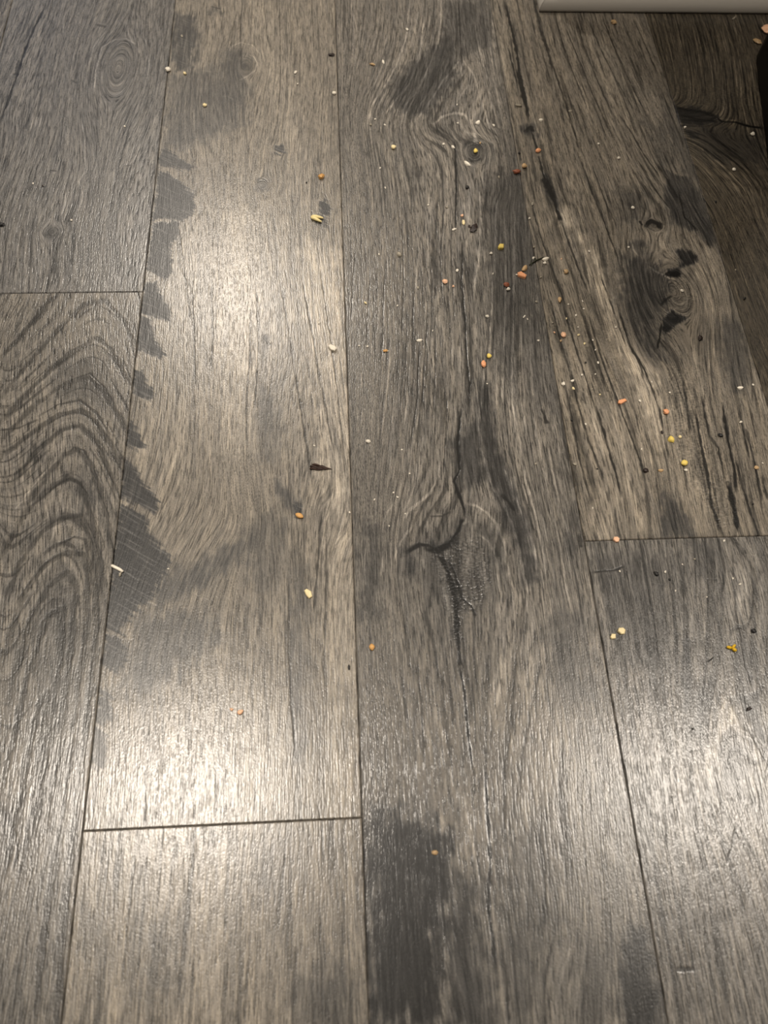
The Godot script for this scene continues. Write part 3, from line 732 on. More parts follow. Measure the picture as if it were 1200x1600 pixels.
	{"called": "flame", "seed": 7.0, "at": Vector2(0.2, -0.2575), "tone": 0.39, "warm": 0.6, "band": 0.13, "line": 0.58, "fibre": 0.19, "dash": 0.52, "pitch": 1.1, "far": 0.1, "follow": 0.3, "trace": 0.3, "run": 120.0, "lift": 0.5,
	"grain": [
		[null, 930,850, 960,980, 985,1120, 1005,1260, 1040,1450, 1065,1600], [null, 990,850, 1010,960, 1030,1100, 1045,1250, 1075,1420], [null, 1060,845, 1072,960, 1078,1060, 1075,1160, 1085,1280, 1115,1440, 1140,1600],
		[0.118, 1110,845, 1110,950, 1100,1050, 1088,1130, 1092,1200, 1110,1300], [0.130, 1130,960, 1118,1040, 1105,1100, 1098,1200], [0.142, 1108,1180, 1118,1110, 1130,1085, 1142,1090, 1160,1130, 1178,1200, 1195,1280], [0.154, 1120,1190, 1132,1150, 1142,1140, 1154,1160, 1166,1200, 1182,1280],
		[0.166, 1130,1220, 1140,1185, 1150,1200, 1160,1260], [0.135, 1150,1000, 1150,1050, 1175,1120, 1200,1190], [0.125, 1180,900, 1175,1000, 1190,1080]],
	"dark": [[1.6,0.6, 925,894, 945,891, 960,890, 974,884], [1.4,0.4, 1105,905, 1120,905], [1.6,0.5, 1150,1290, 1142,1330, 1135,1350], [2.0,0.55, 1060,1515, 1085,1514], [1.4,0.5, 1010,1190, 1016,1260, 1020,1320], [1.4,0.5, 1030,1190, 1037,1260, 1042,1330], [1.4,0.45, 1052,1200, 1060,1290], [1.4,0.5, 995,1190, 1003,1270], [1.3,0.45, 1076,1200, 1090,1290], [1.3,0.45, 1120,1220, 1132,1290],
		[1.3,0.5, 1160,1120, 1178,1155, 1198,1190], [1.2,0.45, 1000,860, 1020,960, 1030,1040], [1.2,0.45, 975,870, 990,960, 1002,1040], [1.2,0.4, 1040,860, 1052,950, 1060,1030], [1.3,0.45, 1143,860, 1150,960, 1165,1040, 1180,1090]],
	"pale": [[1.5,0.5, 1060,850, 1066,900], [1.5,0.6, 1170,1305, 1185,1312, 1195,1308], [1.3,0.5, 1125,870, 1140,950, 1155,1020], [1.3,0.5, 1100,1320, 1108,1360]],
	"light": [[7,0.5, 1062,930, 1075,935, 1090,1040, 1092,1120, 1080,1120, 1078,1040], [5,1.0, 1118,1092, 1136,1080, 1152,1088, 1160,1120, 1180,1170, 1196,1240, 1160,1240, 1150,1150, 1138,1140, 1118,1190, 1095,1240, 1085,1200, 1105,1140], [8,0.4, 1140,900, 1165,905, 1172,960, 1150,965], [8,0.35, 1175,1310, 1200,1290, 1200,1450, 1178,1420]],
	"char": [[4,0.7, 1070,990, 1077,1000, 1079,1090, 1071,1110, 1066,1050], [5,0.5, 1080,1075, 1108,1070, 1112,1100, 1095,1150, 1085,1140], [6,0.4, 1150,990, 1170,1000, 1185,1060, 1165,1070], [6,0.4, 1125,1170, 1145,1140, 1165,1175, 1160,1240, 1128,1240], [8,0.4, 1085,845, 1110,845, 1112,900, 1090,900], [6,0.65, 1155,1080, 1175,1090, 1195,1150, 1180,1150], [12,0.25, 930,870, 1040,860, 1060,1040, 970,1040]],
	},
	{"called": "umber", "seed": 8.0, "at": Vector2(0.4, -0.1 - PL), "tone": 0.275, "warm": 1.5, "band": 0.08, "line": 0.75, "fibre": 0.2, "dash": 0.5, "pitch": 1.1, "far": 0.1, "run": 120.0, "lift": 0.9,
	"grain": [
		[null, 1020,25, 1035,80, 1048,130, 1052,165], [null, 1050,25, 1062,80, 1070,120, 1068,160], [null, 1085,25, 1098,80, 1104,125, 1102,165], [null, 1120,28, 1135,85, 1140,130, 1138,175], [null, 1150,28, 1165,90, 1172,140, 1172,185],
		[0.1, 1062,195, 1085,200, 1120,210, 1160,225, 1195,250], [0.075, 1072,215, 1095,228, 1130,250, 1165,275, 1199,310], [0.05, 1085,245, 1108,275, 1135,310, 1165,370, 1199,440], [0.025, 1098,285, 1115,320, 1140,380, 1165,450, 1199,540], [0.005, 1115,330, 1135,400, 1160,480, 1199,590]],
	"dark": [[3.6,0.95, 1056,168, 1075,172, 1100,176, 1118,182], [3.0,0.95, 1118,182, 1128,190, 1150,191, 1170,197, 1192,200], [2.4,0.8, 1062,180, 1090,186, 1120,190], [2,0.7, 1070,205, 1085,210], [2,0.6, 1074,213, 1092,216]],
	"pale": [[2.4,0.5, 1065,176, 1090,180, 1115,184, 1150,188], [1.4,0.5, 1068,199, 1073,201]],
	"char": [[5,0.82, 1055,166, 1085,168, 1120,180, 1122,194, 1095,196, 1064,194], [5,0.6, 1070,202, 1095,206, 1090,218, 1074,216], [12,0.35, 1062,195, 1130,200, 1190,215, 1190,260, 1110,250]],
	"torn": [[6,0.6, 1050,130, 1190,130, 1190,180, 1060,165], [6,0.6, 1065,200, 1095,205, 1090,220, 1072,218]],
	},
	]

# ------------------------------------------------------------------ room
func structure(st: SurfaceTool, called: String, m: Material, label: String) -> MeshInstance3D:
	var o := part(st, called, m, self)
	o.set_meta("kind", "structure")
	o.set_meta("label", label)
	return o

func new_st() -> SurfaceTool:
	var st := SurfaceTool.new()
	st.begin(Mesh.PRIMITIVE_TRIANGLES)
	return st

func plaster(key: String, c: Color) -> StandardMaterial3D:
	var m := flat_mat(key, c, 0.85)
	var n := FastNoiseLite.new()
	n.seed = 3
	n.frequency = 0.06
	var t := NoiseTexture2D.new()
	t.width = 256
	t.height = 256
	t.seamless = true
	t.noise = n
	t.as_normal_map = true
	t.bump_strength = 1.0
	m.normal_enabled = true
	m.normal_texture = t
	m.normal_scale = 0.3
	m.uv1_triplanar = true
	m.uv1_world_triplanar = true
	m.uv1_scale = Vector3(3, 3, 3)
	return m

func moulding(st: SurfaceTool, prof: Array, a: Vector3, b: Vector3, out_dir: Vector3, mitre_a: float, mitre_b: float) -> void:
	# sweeps a profile (x = out of the wall, y = up) from a to b; mitre: how far the end runs on per metre out of the wall
	var dir := (b - a).normalized()
	st.set_smooth_group(-1)
	for k in prof.size() - 1:
		var p: Vector2 = prof[k]
		var q: Vector2 = prof[k + 1]
		var pa := a + out_dir * p.x + Vector3.UP * p.y + dir * (p.x * mitre_a)
		var pb := b + out_dir * p.x + Vector3.UP * p.y + dir * (p.x * mitre_b)
		var qa := a + out_dir * q.x + Vector3.UP * q.y + dir * (q.x * mitre_a)
		var qb := b + out_dir * q.x + Vector3.UP * q.y + dir * (q.x * mitre_b)
		st.set_smooth_group(0 if k < prof.size() - 2 else -1)
		quad(st, qa, qb, pb, pa)
	st.set_smooth_group(-1)
	for k in range(1, prof.size() - 1):
		for e in [[a, mitre_a, false], [b, mitre_b, true]]:
			var o: Vector3 = e[0]
			var c := []
			for i in [0, k, k + 1]:
				var p: Vector2 = prof[i]
				c.append(o + out_dir * p.x + Vector3.UP * p.y + dir * (p.x * e[1]))
			if e[2]:
				c.reverse()
			for v in c:
				st.add_vertex(v)

func build_room() -> void:
	var wall := plaster("wall_paint", Color(0.72, 0.70, 0.66))
	var top := plaster("ceiling_paint", Color(0.88, 0.87, 0.85))
	var st := new_st()
	box(st, Vector3(-2.5, -0.06, -3.7), Vector3(-2.4, ROOM_H, 2.5))
	structure(st, "wall_left", wall, "plain off white wall on the side of the window")
	st = new_st()
	box(st, Vector3(2.4, -0.06, -1.02), Vector3(2.5, ROOM_H, 2.5))
	structure(st, "wall_right", wall, "plain off white wall meeting the wall corner")
	st = new_st()
	box(st, Vector3(-2.4, -0.06, 2.4), Vector3(2.4, ROOM_H, 2.5))
	structure(st, "wall_front", wall, "plain off white wall opposite the window")
	st = new_st()
	box(st, Vector3(0.2883, -0.06, -3.7), Vector3(2.5, ROOM_H, -1.0206))
	structure(st, "wall_corner", wall, "off white wall corner standing out into the room")
	st = new_st()
	box(st, Vector3(-2.4, -0.06, -3.7), Vector3(0.2883, 0.8, -3.6))
	box(st, Vector3(-2.4, 2.15, -3.7), Vector3(0.2883, ROOM_H, -3.6))
	box(st, Vector3(-2.4, 0.8, -3.7), Vector3(-2.2, 2.15, -3.6))
	box(st, Vector3(-1.0, 0.8, -3.7), Vector3(0.2883, 2.15, -3.6))
	structure(st, "wall_back", wall, "off white wall with the window opening")
	st = new_st()
	box(st, Vector3(-2.5, ROOM_H, -3.7), Vector3(2.5, ROOM_H + 0.1, 2.5))
	structure(st, "ceiling", top, "flat white ceiling with recessed downlights")
	# window
	var w := Node3D.new()
	w.name = "window_1"
	w.set_meta("kind", "structure")
	w.set_meta("label", "white framed window in the back wall")
	add_child(w)
	var white_paint := flat_mat("trim_paint", Color(0.64, 0.62, 0.59), 0.4)
	st = new_st()
	box(st, Vector3(-2.2, 0.8, -3.69), Vector3(-2.14, 2.15, -3.62))
	box(st, Vector3(-1.06, 0.8, -3.69), Vector3(-1.0, 2.15, -3.62))
	box(st, Vector3(-2.14, 0.8, -3.69), Vector3(-1.06, 0.86, -3.62))
	box(st, Vector3(-2.14, 2.09, -3.69), Vector3(-1.06, 2.15, -3.62))
	part(st, "window_frame", white_paint, w)
	st = new_st()
	box(st, Vector3(-2.14, 0.86, -3.658), Vector3(-1.06, 2.09, -3.652))
	var glass := StandardMaterial3D.new()
	glass.resource_name = "window_glass"
	glass.transparency = BaseMaterial3D.TRANSPARENCY_ALPHA
	glass.albedo_color = Color(1, 1, 1, 0.06)
	glass.roughness = 0.02
	part(st, "pane", glass, w)
	# baseboard and quarter round of the wall corner, mitred where the two runs meet
	var board := [Vector2(0, 0.0008), Vector2(0.012, 0.0008), Vector2(0.012, 0.085), Vector2(0.009, 0.092), Vector2(0.004, 0.096), Vector2(0, 0.097)]
	var shoe := [Vector2(0, 0.0011), Vector2(0.0155, 0.0011), Vector2(0.016, 0.0016), Vector2(0.016, 0.0035), Vector2(0.0155, 0.0065), Vector2(0.0143, 0.0092), Vector2(0.0125, 0.0115), Vector2(0.0103, 0.0134), Vector2(0.0077, 0.0148), Vector2(0.005, 0.0157), Vector2(0.002, 0.016), Vector2(0, 0.016)]
	var g := 0.00025
	st = new_st()
	moulding(st, board, Vector3(0.2883 + g, 0, -1.0206), Vector3(2.4, 0, -1.0206), Vector3(0, 0, 1), -1.0, 0.0)
	structure(st, "baseboard_front", white_paint, "pale grey painted baseboard along the wall corner")
	st = new_st()
	moulding(st, board, Vector3(0.2883, 0, -3.6), Vector3(0.2883, 0, -1.0206 - g), Vector3(-1, 0, 0), 0.0, 1.0)
	structure(st, "baseboard_side", white_paint, "pale grey painted baseboard along the receding side of the wall corner")
	st = new_st()
	moulding(st, shoe, Vector3(0.2763 + g, 0, -1.0086), Vector3(2.4, 0, -1.0086), Vector3(0, 0, 1), -1.0, 0.0)
	structure(st, "trim_1", white_paint, "pale grey rounded shoe moulding at the foot of the wall corner")
	st = new_st()
	moulding(st, shoe, Vector3(0.2763, 0, -3.6), Vector3(0.2763, 0, -1.0086 - g), Vector3(-1, 0, 0), 0.0, 1.0)
	structure(st, "trim_2", white_paint, "pale grey shoe moulding on the receding side, mitred at the wall corner")

# ------------------------------------------------------------------ black bin
func loop_of(at: Vector2, d: Vector2, n: Vector2, la: float, lb: float, cut: Vector2, grow: float, y: float) -> PackedVector3Array:
	# rectangle la x lb with eased corners; the corner at `at` has the cut seen in the photograph
	var out := PackedVector3Array()
	var c := at + d * la * 0.5 + n * lb * 0.5
	var pts := PackedVector2Array([at + d * cut.x])
	pts.append(at + d * (cut.x * 0.82) + n * (cut.y * 0.07))
	pts.append(at + d * (cut.x * 0.1) + n * (cut.y * 0.85))
	pts.append(at + n * cut.y)
	for q in [[at + n * lb, n, d, -1.0], [at + n * lb + d * la, d, n, -1.0], [at + d * la, n, d, 1.0]]:
		var o: Vector2 = q[0]
		var e0: Vector2 = q[1]
		var e1: Vector2 = q[2]
		var rr := 0.03
		var s0 := -e0 if q[3] < 0.0 else e0
		var s1 := e1
		if o.is_equal_approx(at + n * lb + d * la):
			s1 = -n
			s0 = -d
			var tmp := s0
			s0 = tmp
		if o.is_equal_approx(at + d * la):
			s0 = n
			s1 = -d
		for k in 5:
			var a := PI / 2 * k / 4.0
			pts.append(o + s0 * rr * (1.0 - sin(a)) + s1 * rr * (1.0 - cos(a)))
	for p in pts:
		var v := c + (p - c) * grow
		out.append(Vector3(v.x, y, v.y))
	return out

func skin(st: SurfaceTool, loops: Array, cap_low: bool, cap_high: bool) -> void:
	st.set_smooth_group(-1)
	for k in loops.size() - 1:
		var p: PackedVector3Array = loops[k]
		var q: PackedVector3Array = loops[k + 1]
		for i in p.size():
			var j := (i + 1) % p.size()
			quad(st, q[i], q[j], p[j], p[i])
	if cap_low:
		var p: PackedVector3Array = loops[0]
		for i in range(1, p.size() - 1):
			for v in [p[0], p[i], p[i + 1]]:
				st.add_vertex(v)
	if cap_high:
		var p: PackedVector3Array = loops[-1]
		for i in range(1, p.size() - 1):
			for v in [p[0], p[i + 1], p[i]]:
				st.add_vertex(v)

func build_bin() -> void:
	var b0 := fl(1180, 99)
	var b1 := fl(1198, 250)
	var d := (b1 - b0).normalized()
	var n := Vector2(-d.y, d.x)
	if n.x < 0.0:
		n = -n
	var c1 := fl(1199, 56)
	var cut := Vector2(-(c1 - b0).dot(d), (c1 - b0).dot(n))
	var at := b0 - d * cut.x
	var black := flat_mat("black_plastic", Color(0.012, 0.012, 0.014), 0.42, 0.35)
	var t := thing("waste_bin", "black plastic bin with a cut corner standing on the floor before the pale baseboard, made tall and long out of view to shade the floor", "bin", Vector3.ZERO)
	var loops := []
	for s in [[0.985, 0.0], [1.0, 0.003], [1.0, 0.02], [1.03, 0.62]]:  # unseen height and length are chosen to block a lamp and shade the floor
		loops.append(loop_of(at, d, n, 0.52, 0.3, cut, s[0], s[1]))
	var st := new_st()
	skin(st, loops, true, true)
	part(st, "body", black, t)
	loops = []
	for s in [[1.03, 0.62], [1.06, 0.62], [1.065, 0.626], [1.06, 0.64], [1.02, 0.65]]:
		loops.append(loop_of(at, d, n, 0.52, 0.3, cut, s[0], s[1]))
	st = new_st()
	skin(st, loops, true, true)
	part(st, "lid", black, t)

# ------------------------------------------------------------------ crumbs
func chip_mesh(seed: int, sharp: float, rings: int, around: int, facet: bool) -> ArrayMesh:
	# an irregular morsel one unit long, wide and high, lying on y = 0
	var g := RandomNumberGenerator.new()
	g.seed = seed
	var st := new_st()
	st.set_smooth_group(-1 if facet else 0)
	var rows := []
	for k in rings + 1:
		var a := PI * k / rings
		var row := []
		for i in around:
			var b := TAU * i / around
			var r := 1.0 + sharp * (g.randf() - 0.5)
			var y := (0.5 - 0.5 * cos(a)) + sharp * 0.12 * (g.randf() - 0.5) * sin(a)
			row.append(Vector3(0.5 * cos(b) * sin(a) * r, maxf(0.0, y), 0.5 * sin(b) * sin(a) * r))
		rows.append(row)
	for k in rings:
		for i in around:
			var j := (i + 1) % around
			var shade := 0.78 + 0.22 * g.randf()
			for v in [rows[k + 1][i], rows[k + 1][j], rows[k][j], rows[k + 1][i], rows[k][j], rows[k][i]]:
				st.set_color(Color(shade, shade, shade))
				st.add_vertex(v)
	st.generate_normals()
	return st.commit()

func slab_mesh(seed: int) -> ArrayMesh:
	# an angular broken slab with eased upper edges, one unit long, wide and high
	var g := RandomNumberGenerator.new()
	g.seed = seed
	var n := 5 + seed % 2
	var low := []
	for i in n:
		var b := TAU * (i + 0.5 + 0.5 * (g.randf() - 0.5)) / n
		var r := 0.5 + 0.08 * (g.randf() - 0.5)
		low.append(Vector3(clampf(cos(b) * 1.25, -1, 1) * r, 0, clampf(sin(b) * 1.25, -1, 1) * r))
	var st := new_st()
	st.set_smooth_group(-1)
	var mid := []
	var top := []
	for p in low:
		mid.append(Vector3(p.x, 0.72 + 0.2 * g.randf(), p.z))
		top.append(Vector3(p.x * 0.8, 1.0 + 0.1 * (g.randf() - 0.5), p.z * 0.8))
	for i in n:
		var j := (i + 1) % n
		var shade := 0.8 + 0.2 * g.randf()
		st.set_color(Color(shade, shade, shade))
		quad(st, mid[i], mid[j], low[j], low[i])
		quad(st, top[i], top[j], mid[j], mid[i])
	for i in n:
		var j := (i + 1) % n
		var shade := 0.88 + 0.12 * g.randf()
		st.set_color(Color(shade, shade, shade))
		for v in [Vector3(0, 1.0, 0), top[j], top[i]]:
			st.add_vertex(v)
	st.generate_normals()
	return st.commit()

func seed_mesh(groove: float, point: float) -> ArrayMesh:
	# a seed one unit long: blunt at one end, pointed at the other, with a groove along the top
	var st := new_st()
	st.set_smooth_group(0)
	var n := 10
	var m := 10
	var rows := []
	for k in n + 1:
		var s := float(k) / n
		var r := pow(maxf(0.0, sin(PI * pow(s, 1.0 - 0.35 * point))), 0.75)
		var row := []
		for i in m:
			var b := TAU * i / m
			var dent := 1.0 - groove * pow(maxf(0.0, sin(b)), 6.0)
			row.append(Vector3(s - 0.5, 0.5 + 0.5 * sin(b) * r * dent, 0.5 * cos(b) * r))
		rows.append(row)
	for k in n:
		for i in m:
			var j := (i + 1) % m
			for v in [rows[k][i], rows[k + 1][i], rows[k + 1][j], rows[k][i], rows[k + 1][j], rows[k][j]]:
				st.set_color(Color(1, 1, 1))
				st.add_vertex(v)
	st.generate_normals()
	return st.commit()

func hull_mesh() -> ArrayMesh:
	# a curved papery hull, hollow below, one unit long
	var st := new_st()
	st.set_smooth_group(0)
	var n := 8
	var m := 6
	for side in 2:
		var k_in := 1.0 - 0.16 * side
		for k in n:
			for i in m:
				var c := []
				for q in [[k, i], [k + 1, i], [k + 1, i + 1], [k, i + 1]]:
					var s: float = float(q[0]) / n
					var b: float = PI * q[1] / m
					var r := pow(maxf(0.0, sin(PI * s)), 0.8) * k_in
					c.append(Vector3(s - 0.5, (0.05 + sin(b) * r + 0.12 * cos(TAU * s)) * 0.85, 0.5 * cos(b) * r + 0.1 * sin(PI * s)))
				if side == 0:
					c.reverse()
				st.set_color(Color(1, 1, 1))
				quad(st, c[0], c[1], c[2], c[3])
	st.generate_normals()
	return st.commit()

func rod(st: SurfaceTool, pts: Array, rad: Array, shade := 1.0) -> void:
	st.set_smooth_group(0)
	var m := 7
	var rows := []
	for k in pts.size():
		var p: Vector3 = pts[k]
		var t: Vector3 = ((pts[mini(k + 1, pts.size() - 1)] as Vector3) - (pts[maxi(k - 1, 0)] as Vector3)).normalized()
		var s := t.cross(Vector3.UP).normalized()
		var u := s.cross(t)
		var row := []
		for i in m:
			var b := TAU * i / m
			row.append(p + (s * cos(b) + u * sin(b)) * rad[k])
		rows.append(row)
	for k in rows.size() - 1:
		for i in m:
			var j := (i + 1) % m
			for v in [rows[k][i], rows[k][j], rows[k + 1][j], rows[k][i], rows[k + 1][j], rows[k + 1][i]]:
				st.set_color(Color(shade, shade, shade))
				st.add_vertex(v)

func crumb_mat(key: String, c: Color, rough := 0.55) -> StandardMaterial3D:
	var m := flat_mat(key, c, rough)
	m.vertex_color_use_as_albedo = true
	m.cull_mode = BaseMaterial3D.CULL_DISABLED
	return m

const HUES := {
	"w": [Color(0.90, 0.87, 0.81), "white"], "c": [Color(0.92, 0.85, 0.66), "cream"], "y": [Color(0.88, 0.78, 0.40), "yellow"], "o": [Color(0.91, 0.64, 0.46), "orange"], "p": [Color(0.93, 0.74, 0.60), "peach"],
	"t": [Color(0.72, 0.60, 0.44), "tan"], "r": [Color(0.56, 0.32, 0.22), "rust red"], "k": [Color(0.035, 0.03, 0.03), "black"], "b": [Color(0.13, 0.075, 0.05), "dark brown"], "g": [Color(0.60, 0.57, 0.51), "grey"], "u": [Color(0.80, 0.61, 0.36), "amber"], "l": [Color(0.16, 0.17, 0.10), "olive"]}

func lay(called: String, mesh: Mesh, x: float, y: float, len_px: float, wid_px: float, ang: float, hue: String, high: float, label: String, category: String, group: String) -> void:
	var dir := Vector2.from_angle(deg_to_rad(ang))
	var side := dir.orthogonal()
	var a := fl(x - dir.x * len_px * 0.5, y - dir.y * len_px * 0.5)
	var b := fl(x + dir.x * len_px * 0.5, y + dir.y * len_px * 0.5)
	var c := fl(x - side.x * wid_px * 0.5, y - side.y * wid_px * 0.5)
	var e := fl(x + side.x * wid_px * 0.5, y + side.y * wid_px * 0.5)
	var l := a.distance_to(b)
	var w := c.distance_to(e)
	var h := minf(l, w) * high
	var o := MeshInstance3D.new()
	o.name = numbered(called)
	o.mesh = mesh
	o.material_override = crumb_mat("crumb_" + hue, HUES[hue][0])
	add_child(o)
	var f := (a + b) * 0.5
	o.position = Vector3(f.x, 0.0, f.y)
	o.rotation.y = -atan2(b.y - a.y, b.x - a.x)
	o.scale = Vector3(l, h, w)
	tag(o, label, category, group)

func plank_of(x: float, y: float) -> String:
	var p := fl(x, y)
	if p.x < -0.2:
		return "plank with the oval ring figure" if p.y < -0.5405 else "plank with cathedral arches in its grain"
	if p.x < 0.0:
		return "plank with charcoal saw marks along its edge"
	if p.x < 0.2:
		return "grey plank with the cracked dark knot"
	if p.x < 0.4:
		return "brown plank with the black burl" if p.y < -0.2575 else "grey plank with the pale flame figure"
	return "darkest brown plank beside the black bin"

